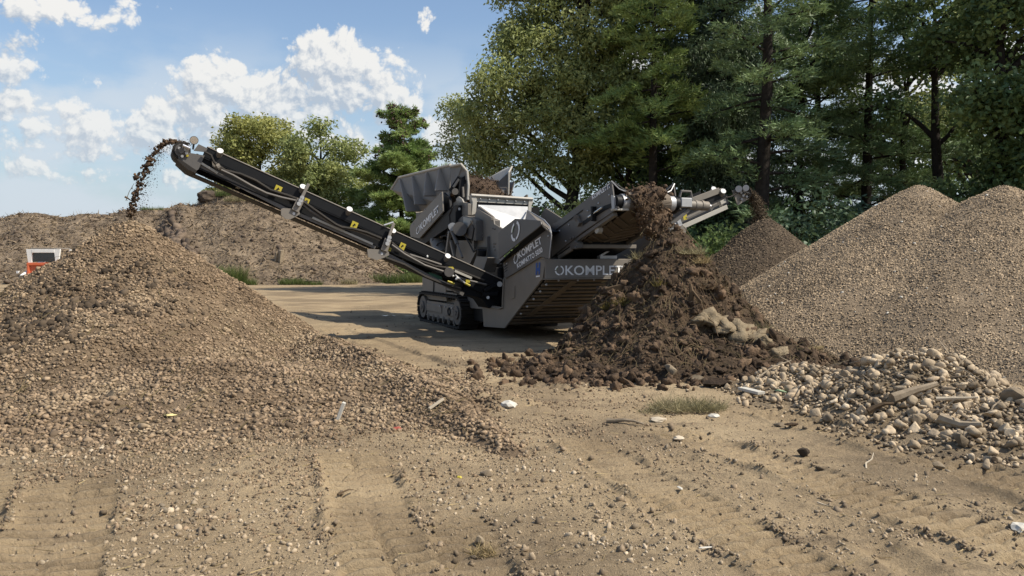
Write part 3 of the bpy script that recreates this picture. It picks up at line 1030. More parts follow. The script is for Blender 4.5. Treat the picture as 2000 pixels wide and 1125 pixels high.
def bush(name, label, base, rx, ry, h, mat, seed, group=None, leaf=(.16, .08), n_per=24, dens=1.0, cat='bush'):
    rng = np.random.default_rng(seed)
    root = empty(name, base); tag(root, label, cat, group)
    st = MB()
    n = max(10, int(24 * rx * h * dens))
    u = rng.normal(size=(n, 3)); u[:, 2] = np.abs(u[:, 2]); u /= np.linalg.norm(u, axis=1)[:, None]
    rad = rng.random(n) ** .4
    pts = u * rad[:, None] * np.array([rx, ry, h * .92]) * (1 + .5 * fbm(u[:, 0] * 2 + seed, u[:, 2] * 2, .7, 2, seed))[:, None] + np.array([0, 0, .12])
    for q in pts[::4]:
        st.tube([Vector(p) for p in bend((q[0] * .15, q[1] * .15, -.1), q, .1, rng, 4)], [.035, .028, .02, .008], 4, caps=False)
    st.build('stems', M['bark'], root)
    leaves('crown', pts, n_per, (.24, .24, .2), leaf[0], leaf[1], M[mat], root, droop=.3, rng=rng)
    return root


def gz(x, y): return float(ground_h(np.array([x]), np.array([y]))[0])


def tb(px, Y):
    """foot of something that stands in the direction px at the distance Y"""
    x = at(px, 500, Y).x
    return (x, Y, gz(x, Y) - .05)


rg = np.random.default_rng(21)
# --- behind the hill
def dome(rng, H, z0, rx, ry, n, size):
    """clumps over a full, round-topped crown"""
    out = []
    for i in range(n):
        while True:
            u = rng.uniform(-1, 1, 3)
            if .06 < (u ** 2).sum() < 1: break
        s_ = rng.uniform(*size)
        zc = (H + z0) / 2; hz = (H - z0) / 2
        out.append((u[0] * rx, u[1] * ry, zc + u[2] * hz - s_ * .3, s_, s_, s_ * .75))
    return out


b = tb(510, 62); broad_tree('leafy_tree', 'round yellow-green tree on the skyline behind the mulch bank, above the long conveyor', b, 12.2, .24,
    dome(rg, 12.4, 1.0, 3.6, 3.0, 62, (.95, 1.45)), 'leaf_yellow', 1, leaf=(.27, .14), n_per=26, dens=.75)
b = tb(628, 60); broad_tree('leafy_tree', 'darker green round tree right of the yellow-green one on the skyline', b, 11.2, .22,
    dome(rg, 11.6, 1.0, 2.9, 2.6, 52, (.85, 1.3)), 'leaf_olive', 2, leaf=(.27, .14), n_per=25, dens=.72)
b = tb(432, 60); broad_tree('leafy_tree', 'small pale green tree at the left foot of the round yellow-green tree', b, 8.6, .13,
    dome(rg, 8.9, 2.0, 1.3, 1.3, 12, (.6, .9)), 'leaf_yellow', 3, leaf=(.28, .15), n_per=20, dens=.6)
pine_tree('pine_tree', 'bright green pine with brown cones at its top, left of the hopper', tb(785, 56), 11.2, .2, 4.5, 'needle_bright', 4, first=.08, gap=.72, cones=True, tuft=(.46, .065), n_per=18, per=6,
          prof=lambda k: (1 - k) ** .55 * .8 + .12)
pine_tree('pine_tree', 'shorter green pine behind the middle of the long conveyor', tb(695, 58), 6.2, .14, 2.2, 'needle_bright', 14, first=.10, gap=.5, tuft=(.36, .05), n_per=18, per=6,
          prof=lambda k: (1 - k) ** .5 * .8 + .12)
b = tb(905, 36); broad_tree('sapling', 'slender young tree with small leaves between the pine and the tall trees', b, 8.2, .07,
    auto_clumps(rg, 8.1, 3.2, .75, .7, 12, .45, (.45, .7)), 'leaf_olive', 5, leaf=(.17, .075), n_per=22, dens=2.2)
# --- the tall belt on the right
b = tb(1120, 33); broad_tree('leafy_tree', 'big airy olive-green tree with spreading limbs behind the hopper and the tail belt', b, 14.5, .30,
    [(-3.6, -.6, 7.2, 1.0, 1.0, .8), (-2.8, -1, 8.4, 1.2, 1.2, .9), (-1.9, -.5, 9.6, 1.4, 1.2, 1.0), (-1.2, .3, 11.2, 1.3, 1.3, 1.0), (-.3, -.8, 8.2, 1.5, 1.2, 1.1), (.6, -.6, 10.0, 1.5, 1.3, 1.1),
     (.2, .2, 12.4, 1.5, 1.4, 1.1), (1.8, -.3, 11.6, 1.4, 1.3, 1.0), (1.8, -.8, 8.4, 1.3, 1.2, 1.0), (-2.6, -.2, 6.4, 1.2, 1.1, .9), (-3.3, .3, 5.3, .9, .9, .8), (-1.1, -1.0, 6.7, 1.4, 1.2, 1.0),
     (.5, -1.0, 6.4, 1.3, 1.1, .9), (2.4, .2, 6.6, 1.1, 1.1, .9), (-1.6, -.7, 5.2, 1.2, 1.0, .8), (-2.2, .6, 10.6, 1.0, 1.0, .8), (0, 0, 14, 1.2, 1.2, .9), (.2, -.6, 5.0, 1.1, 1.0, .8), (-2.6, .2, 12.0, .7, .7, .6), (1.2, 0, 13.4, 1.3, 1.2, 1.0), (-1.0, .2, 13.2, 1.2, 1.1, .9), (2.8, -.2, 10.2, 1.2, 1.1, .9), (-1.8, .2, 8.0, 1.2, 1.1, .9), (-3.9, 0, 6.2, .8, .8, .7), (1.2, .4, 5.6, 1.1, 1.0, .8)],
    'leaf_olive', 6, leaf=(.20, .08), n_per=34, dens=1.75, droop=.65, lean=(.5, 0), hole=.45)
pine_tree('pine_tree', 'pine with sunlit yellow-green tufts right of the olive-green tree', tb(1275, 31), 12.5, .20, 3.0, 'needle_bright', 7, first=.42, gap=.8, tuft=(.34, .04), n_per=18,
          prof=lambda k: .95 - .5 * k)
pine_tree('spruce_tree', 'tall dark spruce with hanging twigs above the right conveyor', tb(1415, 32), 16.5, .26, 3.3, 'needle_dark', 8, first=.12, gap=.75, hang=True, tuft=(.24, .05), n_per=7,
          prof=lambda k: 1.0 - .7 * k)
pine_tree('pine_tree', 'dark pine with a bare thick trunk right of the conveyor head', tb(1492, 28), 15.5, .26, 3.0, 'needle', 9, first=.22, gap=.95, tuft=(.34, .04), n_per=12, per=4, prof=lambda k: .9 - .3 * k)
pine_tree('pine_tree', 'open pine with level limbs and sky between them, left of the forked tree', tb(1692, 33), 15.0, .22, 4.4, 'needle', 10, first=.2, gap=.95, tuft=(.36, .035), n_per=15, per=5, prof=lambda k: 1.0 - .45 * k)
pine_tree('pine_tree', 'pine rising behind the tan gravel between two darker trees', tb(1590, 38), 14.5, .22, 3.6, 'needle', 16, first=.25, gap=.85, tuft=(.38, .04), n_per=15, per=5, prof=lambda k: 1.0 - .5 * k)
b = tb(1832, 30); broad_tree('leafy_tree', 'forked tree with a dark crooked trunk behind the tan gravel peaks', b, 14.0, .24,
    [(-1.6, -.4, 10.4, 1.2, 1.1, .9), (.3, 0, 12.2, 1.3, 1.2, 1.0), (1.6, .2, 9.2, 1.3, 1.2, 1.0), (1.4, -.4, 11.0, 1.1, 1.1, .9), (-1.9, .5, 7.0, 1.0, 1.0, .8), (1.2, .3, 6.6, 1.0, 1.0, .8), (-.6, .4, 8.6, .9, .9, .7)],
    'leaf_dark', 11, leaf=(.20, .11), n_per=24, lean=(-.5, 0), hole=.4)
b = tb(1945, 27); broad_tree('leafy_tree', 'dense dark green tree hung with vines at the right edge', b, 13.5, .30,
    auto_clumps(rg, 13.0, 3.2, 2.4, 1.8, 24, .5, (.95, 1.35)), 'leaf_dark', 12, leaf=(0.21, 0.13), n_per=19, hole=.3)
b = tb(2110, 26); broad_tree('leafy_tree', 'dark tree standing partly beyond the right edge', b, 13.0, .30,
    auto_clumps(rg, 12.6, 3.0, 2.8, 2.2, 20, .5, (1.0, 1.5)), 'leaf_dark', 13, leaf=(0.22, 0.13), n_per=18)
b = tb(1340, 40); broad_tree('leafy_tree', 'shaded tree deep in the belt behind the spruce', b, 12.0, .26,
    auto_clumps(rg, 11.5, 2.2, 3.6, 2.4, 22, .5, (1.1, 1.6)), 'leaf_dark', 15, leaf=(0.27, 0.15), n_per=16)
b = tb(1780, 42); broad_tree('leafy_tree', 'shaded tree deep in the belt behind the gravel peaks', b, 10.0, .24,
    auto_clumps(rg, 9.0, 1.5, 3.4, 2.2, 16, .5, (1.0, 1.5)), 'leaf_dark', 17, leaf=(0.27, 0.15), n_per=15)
pine_tree('pine_tree', 'dark pine filling the gap between spruce and sunlit pine', tb(1345, 36), 15.0, .22, 3.2, 'needle_dark', 27, first=.15, gap=.8, tuft=(.36, .045), n_per=14, per=5, prof=lambda k: 1.0 - .5 * k)
b = tb(1900, 36); broad_tree('leafy_tree', 'shaded tree behind the vine-hung tree at the right', b, 14.0, .26,
    dome(rg, 14.0, 2.0, 3.4, 2.4, 30, (.9, 1.4)), 'leaf_dark', 28, leaf=(0.27, 0.15), n_per=13, dens=.4)
b = tb(1225, 35); broad_tree('leafy_tree', 'leafy tree whose mid-green crown shows between olive-green tree and spruce', b, 13.5, .2,
    dome(rg, 13.8, 2.2, 2.6, 2.0, 34, (.8, 1.25)), 'leaf_mid', 31, leaf=(.22, .11), n_per=22, dens=.8)
b = tb(1560, 34); broad_tree('leafy_tree', 'mid-green leafy tree behind the bare-trunked pine', b, 13.5, .2,
    dome(rg, 14.0, 3.0, 2.6, 2.0, 18, (.7, 1.1)), 'leaf_mid', 32, leaf=(.22, .11), n_per=22, dens=.7)
b = tb(1765, 34); broad_tree('leafy_tree', 'airy olive-green tree above the first gravel peak', b, 13.5, .18,
    dome(rg, 14.0, 6.5, 2.4, 2.0, 15, (.6, 1.0)), 'leaf_olive', 33, leaf=(.22, .11), n_per=20, dens=.65)
# --- undergrowth
for px, Y, rx, h, mt, lb in [
        (990, 31, 1.7, 3.6, 'leaf_mid', 'green thicket right behind the loaded hopper'),
        (1075, 29, 1.5, 3.4, 'leaf_mid', 'green bush between the screen box and the tail belt'),
        (1145, 30, 1.7, 3.8, 'leaf_olive', 'yellowish bush behind the lettered side of the tail belt'),
        (1225, 31, 1.7, 3.6, 'leaf_dark', 'dark bush behind the top of the soil heap'),
        (1320, 29, 1.7, 3.4, 'leaf_dark', 'dark bush behind the drive motor of the tail belt'),
        (1400, 27, 1.7, 2.6, 'leaf_mid', 'mid-green bush below the short right conveyor'),
        (1450, 31, 1.8, 4.4, 'leaf_dark', 'dark tall bush behind the short conveyor head'),
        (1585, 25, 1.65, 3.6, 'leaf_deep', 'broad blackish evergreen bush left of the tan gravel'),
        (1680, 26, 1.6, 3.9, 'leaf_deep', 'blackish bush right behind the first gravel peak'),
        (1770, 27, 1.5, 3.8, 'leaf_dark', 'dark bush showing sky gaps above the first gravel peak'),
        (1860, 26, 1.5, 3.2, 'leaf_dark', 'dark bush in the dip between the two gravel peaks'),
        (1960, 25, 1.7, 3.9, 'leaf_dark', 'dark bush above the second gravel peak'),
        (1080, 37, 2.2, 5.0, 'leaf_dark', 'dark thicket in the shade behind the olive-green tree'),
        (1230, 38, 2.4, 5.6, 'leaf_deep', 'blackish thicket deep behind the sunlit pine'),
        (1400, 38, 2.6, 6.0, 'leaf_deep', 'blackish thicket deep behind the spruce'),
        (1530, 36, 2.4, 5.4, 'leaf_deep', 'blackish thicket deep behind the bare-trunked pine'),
        (1660, 38, 2.4, 4.6, 'leaf_deep', 'blackish thicket behind the open pine'),
        (860, 50, 2.0, 3.4, 'leaf_mid', 'low green bush behind the lettered hopper panel'),
        (770, 54, 1.9, 3.0, 'leaf_mid', 'low green bush at the right foot of the mulch bank')]:
    bush('bush', lb, tb(px, Y), rx, rx * .7, h, mt, 100 + px + int(Y), dens=1.0, leaf=(.19, .10), n_per=26)
# the far wood that closes the view low behind the belt
rw = np.random.default_rng(77)
n = 1100
wx = rw.uniform(-14, 62, n); wy = rw.uniform(58, 66, n) ; wz = rw.random(n) ** .8 * (3.0 + 1.6 * fbm(wx, wy, 6, 2, 3))
o = leaves('far_wood', np.stack([wx, wy, wz], 1), 14, (.5, .5, .4), .6, .35, M['leaf_dark'], None, rng=rw)
tag(o, kind='stuff')
# ------------------------------------------------------------------ the mobile screening machine
MU = Vector((0.409, -0.9125, 0)).normalized()          # forward (towards the soil heap)
MV = Vector((-MU.y, MU.x, 0))                          # to its other side
MO = Vector((-1.0, 16.0, 0.0))
machine = empty('screening_machine', MO, math.atan2(MU.y, MU.x))
tag(machine, 'dark grey tracked screening machine with three raised conveyors and a loaded hopper', 'screening machine')
_C = Vector((-MO.dot(MU), -MO.dot(MV), EYE))


def _loc(px, py):
    r = ray(px, py); return Vector((r.dot(MU), r.dot(MV), r.z))


def pv(px, py, v):
    r = _loc(px, py); return _C + r * ((v - _C.y) / r.y)


def pu(px, py, u):
    r = _loc(px, py); return _C + r * ((u - _C.x) / r.x)


def V3(u, v, z): return Vector((u, v, z))


def pvs(pts, v): return [pv(a, b, v) for a, b in pts]
def pus(pts, u): return [pu(a, b, u) for a, b in pts]


def part(name, mb, mat, parent=None, bevel=.006, smooth=False):
    o = mb.build(name, M[mat], parent or machine, bevel, smooth)
    if name in ('bolts', 'hydraulic_fittings', 'guide_lugs', 'vent_slots'): o['kind'] = 'stuff'
    return o


def text_on(s, bl, br, tl, parent, mat='letter', bold=.018, name='lettering', lift=None):
    cu = bpy.data.curves.new('lettering', 'FONT'); cu.body = s; cu.size = 1; cu.offset = bold; cu.extrude = 0
    cu.resolution_u = 3
    tmp = bpy.data.objects.new('lettering_source', cu)
    me = bpy.data.meshes.new_from_object(tmp)
    bpy.data.objects.remove(tmp); bpy.data.curves.remove(cu)
    co = np.array([v.co[:] for v in me.vertices])
    mn, mx = co.min(0), co.max(0)
    bl, br, tl = Vector(bl), Vector(br), Vector(tl)
    ex, ey = br - bl, tl - bl
    nor = ex.cross(ey).normalized() * .004
    for v, c in zip(me.vertices, co):
        v.co = bl + ex * ((c[0] - mn[0]) / (mx[0] - mn[0])) + ey * ((c[1] - mn[1]) / (mx[1] - mn[1])) + nor
    me.update()
    me.name = name
    return link(name, me, M[mat], parent)


def logo_on(c, ex, ey, parent, green=True):
    """ring of bent arrows"""
    c, ex, ey = Vector(c), Vector(ex), Vector(ey)
    nor = ex.cross(ey).normalized() * .005

    def arc(a0, a1, r0=.36, r1=.5, n=7):
        mb = MB(); pts = []
        for i in range(n): a = R(a0 + (a1 - a0) * i / (n - 1)); pts.append((math.cos(a) * r1, math.sin(a) * r1))
        for i in range(n - 1, -1, -1): a = R(a0 + (a1 - a0) * i / (n - 1)); pts.append((math.cos(a) * r0, math.sin(a) * r0))
        P = [c + ex * x + ey * y + nor for x, y in pts]
        fs = [(i, i + 1, 2 * n - 2 - i, 2 * n - 1 - i) for i in range(n - 1)]
        mb.add(P, fs); return mb
    w = MB()
    for a in ((-75, 72), (112, 175) if green else (112, 180), (188, 272)):
        q = arc(*a); w.add(q.v, q.f)
    w.build('logo', M['letter'], parent)
    if green:
        arc(118, 176, .30, .37).build('logo', M['green'], parent)


# ---- crawler tracks
def crawler(v0, v1):
    prof = []
    r = .30; ua, ub = -2.50, -.30
    # shoe path: bottom run, front idler, top run, rear sprocket
    nstep = 46
    per = 2 * (ub - ua) + 2 * math.pi * r

    def path(d):
        d = d % per
        L_ = ub - ua
        if d < L_: return (ua + d, .02, 0.0)
        d -= L_
        if d < math.pi * r: a = -math.pi / 2 + d / r; return (ub + math.cos(a) * r, r + .02 + math.sin(a) * r, a + math.pi / 2)
        d -= math.pi * r
        if d < L_: return (ub - d, 2 * r + .02, math.pi)
        d -= L_
        a = math.pi / 2 + d / r; return (ua + math.cos(a) * r, r + .02 + math.sin(a) * r, a + math.pi / 2)
    root = empty('crawler_track', (0, 0, 0)); root.parent = machine
    belt = MB(); lug = MB()
    for i in range(nstep):
        u, z, a = path(per * i / nstep)
        rot = Matrix.Rotation(-a, 3, 'Y')
        belt.box((u, (v0 + v1) / 2, z), (per / nstep * .93, v1 - v0, .035), rot)
        off = rot @ Vector((per / nstep * .2, 0, -.03))
        belt.box(Vector((u, (v0 + v1) / 2, z)) + off, (.03, v1 - v0 - .004, .045), rot)
        inn = rot @ Vector((0, 0, .045))
        lug.box(Vector((u, (v0 + v1) / 2, z)) + inn, (per / nstep * .45, .12, .06), rot)
    part('track_belt', belt, 'rubber', root, 0); part('guide_lugs', lug, 'rubber', root, 0)
    f = MB(); f.prism([V3(-2.35, v0 + .05, .15), V3(-.45, v0 + .05, .15), V3(-.40, v0 + .05, .30), V3(-.52, v0 + .05, .46), V3(-2.25, v0 + .05, .46), V3(-2.42, v0 + .05, .3)], V3(0, v1 - v0 - .1, 0))
    part('track_frame', f, 'paint', root, .01)
    for u, nm in ((-2.5, 'drive_sprocket'), (-.3, 'idler_wheel')):
        w = MB(); w.cyl(V3(u, v0 + .03, .32), V3(u, v1 - .03, .32), .245, 20); w.cyl(V3(u, v0 + .0, .32), V3(u, v0 + .03, .32), .13, 16); w.cyl(V3(u, v0 - .015, .32), V3(u, v0, .32), .05, 10)
        part(nm, w, 'paint_d', root, .004, True)
    for i in range(6):
        u = -2.15 + i * .33
        w = MB(); w.cyl(V3(u, v0 + .04, .115), V3(u, v1 - .04, .115), .075, 12); w.cyl(V3(u, v0 + .025, .115), V3(u, v0 + .04, .115), .04, 8)
        part('track_roller', w, 'paint_d', root, 0, True)
    g = MB(); g.box((-1.75, v0 + .045, .33), (1.0, .03, .17)); g.box((-.75, v0 + .04, .34), (.5, .04, .22)); part('track_cover', g, 'paint', root, .01)
    ring = MB()
    pts = [V3(-.72 + math.cos(a) * .07, v0 + .015, .32 + math.sin(a) * .07) for a in np.linspace(0, 2 * math.pi, 15)]
    ring.tube(pts, .018, 6, caps=False); part('grease_port', ring, 'black', root, 0)
    b = MB()
    for u in (-.95, -.55, -1.28): b.cyl(V3(u, v0, .40), V3(u, v0 + .04, .40), .022, 8)
    part('bolts', b, 'steel', root, 0)
    return root


crawler(0.0, .40)
crawler(1.80, 2.20)

# ---- chassis and body
c = MB()
c.box((-1.1, 1.1, .66), (4.6, 1.2, .5)); c.box((-1.1, .62, .55), (3.2, .18, .22)); c.box((-1.1, 1.58, .55), (3.2, .18, .22))
c.box((1.3, 1.1, .6), (1.6, 1.5, .5)); c.box((.62, 1.1, .5), (1.1, 1.72, .62)); c.box((-1.5, 1.1, 1.05), (3.6, 1.5, .35))
part('chassis', c, 'black')
b = MB(); b.prism(pvs([(825, 582), (825, 536), (872, 545), (872, 588)], .1), V3(0, .5, 0)); part('tool_box', b, 'paint')
b = MB(); b.prism(pvs([(846, 578), (847, 545), (848.4, 545), (847.4, 578)], .095), V3(0, -.01, 0)); part('seam', b, 'black', None, 0)
b = MB()
for y in (556, 566, 576): b.prism(pvs([(868, y), (868, y - 5), (892, y - 3), (892, y + 2)], .06), V3(0, .1, 0))
b.prism(pvs([(868, 582), (868, 548), (870.5, 548), (870.5, 582)], .05), V3(0, .06, 0)); b.prism(pvs([(890, 586), (890, 552), (892, 552), (892, 586)], .05), V3(0, .06, 0))
part('step_ladder', b, 'paint')
b = MB(); b.prism(pvs([(872, 575), (890, 572), (940, 590), (942, 603), (905, 600), (872, 590)], .2), V3(0, .3, 0)); part('fender', b, 'paint')
# engine housing behind the left belt, seen between its parts
b = MB(); b.prism(pvs([(812, 500), (812, 462), (838, 448), (868, 470), (868, 545), (830, 540)], .35), V3(0, 1.3, 0)); part('engine_housing', b, 'paint_d')
b = MB(); b.cyl(pv(866, 500, .25), pv(853, 470, .3), .16, 16); b.cyl(pv(853, 470, .3), pv(850, 463, .3), .10, 14); part('air_filter', b, 'paint_d', None, .004, True)

# ---- front side plate, left and right, with the bow between
SIDE = [(984, 543), (1056, 500), (1065, 507), (1060, 542), (985, 640), (945, 637), (942, 595), (981, 601)]
S0 = pvs(SIDE, .15)
for v, d in ((.15, .03), (2.05, -.03)):
    b = MB(); b.prism([V3(p.x, v, p.z) for p in S0], V3(0, d, 0)); sp_ = part('side_plate', b, 'paint', None, .008)
    if v < 1:
        q = MB(); q.prism(pvs([(1046.5, 537), (1047, 514), (1049.6, 513.4), (1049.2, 523.5), (1052.2, 523), (1052.5, 512.8), (1055.2, 512.3), (1054.6, 535.5), (1052, 536), (1052.1, 529), (1049.1, 529.5), (1048.9, 536.6)], .147), V3(0, -.004, 0))
        part('sticker', q, 'blue', sp_, 0)
        q = MB(); q.prism(pvs([(1047, 541.5), (1047.1, 538.7), (1054.4, 537.8), (1054.3, 540.6)], .147), V3(0, -.004, 0)); part('sticker', q, 'letter', sp_, 0)
        q = MB(); q.prism(pvs([(999, 584), (999.5, 562), (1006.5, 558), (1006, 581)], .149), V3(0, -.012, 0)); part('cover_plate', q, 'paint', sp_, .004)
        q = MB(); q.tube(pvs([(983.5, 545), (981, 601), (975, 603), (960, 600)], .13), .014, 6); part('edge_pipe', q, 'paint', sp_, 0, True)
UF = S0[2].x                                                 # where the bow begins
# bow panel with the big lettering
ztop, zbot = pu(1065, 506, UF).z, pu(1060, 544, UF).z
zt2 = pu(1130, 508, UF).z
b = MB(); b.box((UF - .01, 1.1, (ztop + zbot) / 2), (.03, 1.9, ztop - zbot)); b.box((UF - .07, 1.1, ztop - .012), (.14, 1.9, .02)); b.box((UF - .05, 1.1, zbot - .012), (.12, 1.9, .02))
bow = part('bow_panel', b, 'paint')
text_on('KOMPLET', pu(1104, 537.5, UF + .007), pu(1216, 537, UF + .007), pu(1104, 518.5, UF + .007), bow, bold=.014)
cc = pu(1092.5, 528, UF + .007)
logo_on(cc, pu(1101.5, 528, UF + .007) - pu(1083.5, 528, UF + .007), V3(0, 0, .16), bow)
# slatted belly that falls away below the bow
ub, zb = pv(985, 640, .15).x, .22
ua, za = UF - .06, zbot - .02
back = MB(); back.prism([V3(ua - .10, .19, za), V3(ub - .10, .19, zb), V3(ub - .14, .19, zb), V3(ua - .14, .19, za)], V3(0, 1.82, 0)); part('belly_plate', back, 'black', None, 0)
nsl = 13
dirb = (V3(ub, 0, zb) - V3(ua, 0, za))
ang = math.atan2(dirb.z, dirb.x)
belly = empty('belly_grate', (0, 0, 0)); belly.parent = machine
for i in range(nsl):
    t = (i + .4) / nsl
    p = V3(ua, 1.1, za) + dirb * t
    mb = MB(); mb.box((0, 0, 0), (dirb.length / nsl * .46, 1.80, .02), Matrix.Rotation(-ang, 3, 'Y'))
    mb.v = [x + p for x in mb.v]
    part('slat', mb, 'belly', belly, 0)
mb = MB(); p0 = V3(ua, .72, za) + dirb * .02 + V3(.012, 0, -.012); p1 = V3(ua, .45, za) + dirb * .75 + V3(.012, 0, -.012)
mb.beam(p0, p1, .13, .012, up=(dirb.z, 0, -dirb.x)); part('diagonal_strip', mb, 'belly', belly, 0)
mb = MB(); p0 = V3(ua, .2, za) + dirb * .52 + V3(.02, 0, -.02); p1 = V3(ua, 2.0, za) + dirb * .52 + V3(.02, 0, -.02)
mb.cyl(p0, p1, .014, 8); part('cross_rod', mb, 'belly', belly, 0)
bo = MB()
for t in (.06, .2, .36, .52, .68):
    p = V3(ua, .23, za) + dirb * t + V3(.03, 0, -.03); bo.ball(p, .022)
for v in (.4, .75, 1.05, 1.5, 1.9): bo.ball(V3(ua + .035, v, za - .015), .018)
part('bolts', bo, 'steel', None, 0, True)

# ---- lettered skirt above the side plate
SK = [(983, 512), (1071, 447), (1076, 460), (1072, 505), (1056, 500.5), (986, 544)]
b = MB(); b.prism(pvs(SK, .12), V3(0, .025, 0)); sk = part('skirt_plate', b, 'paint_d')
pl = lambda x, y: pv(x, y, .117)
text_on('KOMPLET', pl(1014, 505.5), pl(1059.0, 475.5), pl(1011.5, 492.5), sk, bold=.022)
text_on('KOMPATTO 5030', pl(1011, 524.5), pl(1060.5, 492), pl(1009.3, 515), sk, bold=.026)
logo_on(pl(1008.2, 505), pl(1012.5, 501) - pl(1003.7, 507), pl(1008.4, 495) - pl(1008, 515), sk, green=False)
mb = MB()
for k in range(3): mb.plate([pl(984.5 + k * .3, 521 + k * 5), pl(991, 516.5 + k * 5), pl(991, 517.8 + k * 5), pl(984.5 + k * .3, 522.4 + k * 5)], .006)
part('vent_slots', mb, 'black', sk, 0)
mb = MB(); mb.ball(pl(990, 514.5), .02); mb.ball(pl(1071, 461), .02); part('bolts', mb, 'steel', sk, 0)
SKl = pvs(SK, .12)
b = MB(); b.prism([V3(p.x, 2.06, p.z) for p in SKl], V3(0, -.025, 0)); part('skirt_plate', b, 'paint_d')
mb = MB(); mb.tube(pvs([(1071, 446.5), (1075.5, 451), (1077, 461), (1072.5, 505)], .115), .007, 6); part('edge_pipe', mb, 'steel', sk, 0, True)

# dark band under the overhanging logo plate
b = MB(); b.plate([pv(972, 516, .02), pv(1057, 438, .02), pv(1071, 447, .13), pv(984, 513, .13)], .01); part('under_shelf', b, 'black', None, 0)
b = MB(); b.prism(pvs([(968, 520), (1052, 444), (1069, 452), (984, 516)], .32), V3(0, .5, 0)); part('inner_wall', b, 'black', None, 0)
# logo plate
LG = [(974, 505), (973.5, 456), (981, 447.5), (1006, 428), (1026, 429), (1055.5, 432), (1057, 438.5)]
b = MB(); b.prism(pvs(LG, 0.0), V3(0, .025, 0)); lg = part('chute_side', b, 'paint_d')
logo_on(pv(1007, 451.5, -.004), pv(1015.5, 446.5, -.004) - pv(998.5, 456.5, -.004), pv(1007.5, 433, -.004) - pv(1006.5, 472, -.004), lg)
LGl = pvs(LG, 0.0)
b = MB(); b.prism([V3(p.x, 2.2, p.z) for p in LGl], V3(0, -.025, 0)); part('chute_side', b, 'paint_d')
# far rim plate of the chute, bright on its edge
ru = LGl[-1].x
b = MB(); b.plate([pv(1030, 411, 1.45), pv(1063, 430, .75), pv(1074, 443, .35), pv(1077, 456, .12), pv(1057, 438, .02), pv(1026, 430, .8)], .02); part('chute_front', b, 'paint_d')
mb = MB(); mb.tube([pv(1030, 410.5, 1.45), pv(1063, 429.5, .75), pv(1074, 442.5, .35), pv(1077, 456, .12)], .009, 6); part('edge_pipe', mb, 'steel', None, 0, True)

# ---- screen box: steel back plate, top rail, left wall
US = -.42
b = MB(); b.plate([pu(934, 400, US + .25), pu(1031, 403.5, US + .25), pu(1031, 432, US + .55), pu(1000, 452, US + .6), pu(960, 452, US + .6), pu(934, 430, US + .4)], .02); part('steel_liner', b, 'steel', None, 0)
b = MB(); b.prism(pus([(924, 384), (1039, 391.5), (1037, 399), (929, 393)], US), V3(-.10, 0, 0)); rail = part('top_rail', b, 'light', None, .012)
mb = MB(); mb.tube(pus([(920, 381.5), (1040, 389)], US + .02), .035, 8); part('rail_pipe', mb, 'light', rail, 0, True)
for pp in ([(920, 381), (930, 384), (931, 393), (929, 417), (922, 419), (924, 395)], [(1034, 389), (1040, 389), (1041, 395), (1038, 399), (1037, 413), (1032, 413), (1033, 397)]):
    mb = MB(); mb.prism(pus(pp, US + .03), V3(-.14, 0, 0)); part('rail_end', mb, 'light', rail, .006)
mb = MB()
for k in range(6): mb.ball(pu(938 + k * 17.2, 388.7 + k * 1.1, US + .012), .024)
part('bolts', mb, 'steel', rail, 0, True)
b = MB(); b.prism(pus([(932, 393), (1034, 399), (1034, 405), (932, 401)], US - .02), V3(-.06, 0, 0)); part('rubber_seal', b, 'black', None, 0)
WL = [(928, 418), (935, 403), (963, 424), (965, 438), (981, 447.5), (974, 456), (974, 508), (957, 514), (940, 497), (928, 485)]
b = MB(); b.prism(pvs(WL, .36), V3(0, .03, 0)); wl = part('screen_wall', b, 'paint', None, .006)
WLl = pvs(WL, .36)
b = MB(); b.prism([V3(p.x, 1.84, p.z) for p in WLl], V3(0, -.03, 0)); part('screen_wall', b, 'paint')
b = MB(); b.prism(pvs([(933, 407), (963, 425), (963, 430), (945, 421), (933, 412)], .35), V3(0, -.03, 0)); part('edge_flange', b, 'paint', wl, .004)
b = MB(); b.prism(pvs([(928, 428), (932, 428), (932, 490), (928, 488)], .355), V3(0, -.07, 0)); part('stiffener', b, 'paint_d', wl, .004); b = MB(); b.prism(pvs([(953, 462), (956, 462), (957, 508), (954, 508)], .355), V3(0, -.05, 0)); part('stiffener', b, 'paint_d', wl, .004)
mb = MB()
for x, y in ((938, 455), (942, 456), (938, 461), (943, 462), (962, 446), (966, 447), (964, 476), (967, 476), (964, 482), (966, 488), (938, 493)): mb.ball(pv(x, y, .35), .016)
part('bolts', mb, 'paint', wl, 0)
b = MB(); b.prism(pvs([(929, 483), (951, 483), (950, 487), (946, 497), (934, 497), (930, 487)], .30), V3(0, .1, 0)); part('spring_seat', b, 'black', wl, .004)
mb = MB(); mb.cyl(pv(941, 488, .2), pv(940, 499, .2), .09, 14); part('spring', mb, 'black', wl, .0, True)
b = MB(); b.prism(pvs([(921, 527), (931, 501), (952, 503), (942, 532), (935, 529)], .14), V3(0, .25, 0)); part('spring_bracket', b, 'paint', None, .006)
b = MB(); b.prism(pvs([(958, 513), (974, 500), (975, 508), (982, 512), (978, 515)], .3), V3(0, .1, 0)); part('gusset', b, 'paint')
# dark depth between body and plates
b = MB(); b.prism(pvs([(935, 545), (945, 508), (984, 512), (984, 598), (950, 596)], .75), V3(0, .8, 0)); part('inner_frame', b, 'black', None, 0)

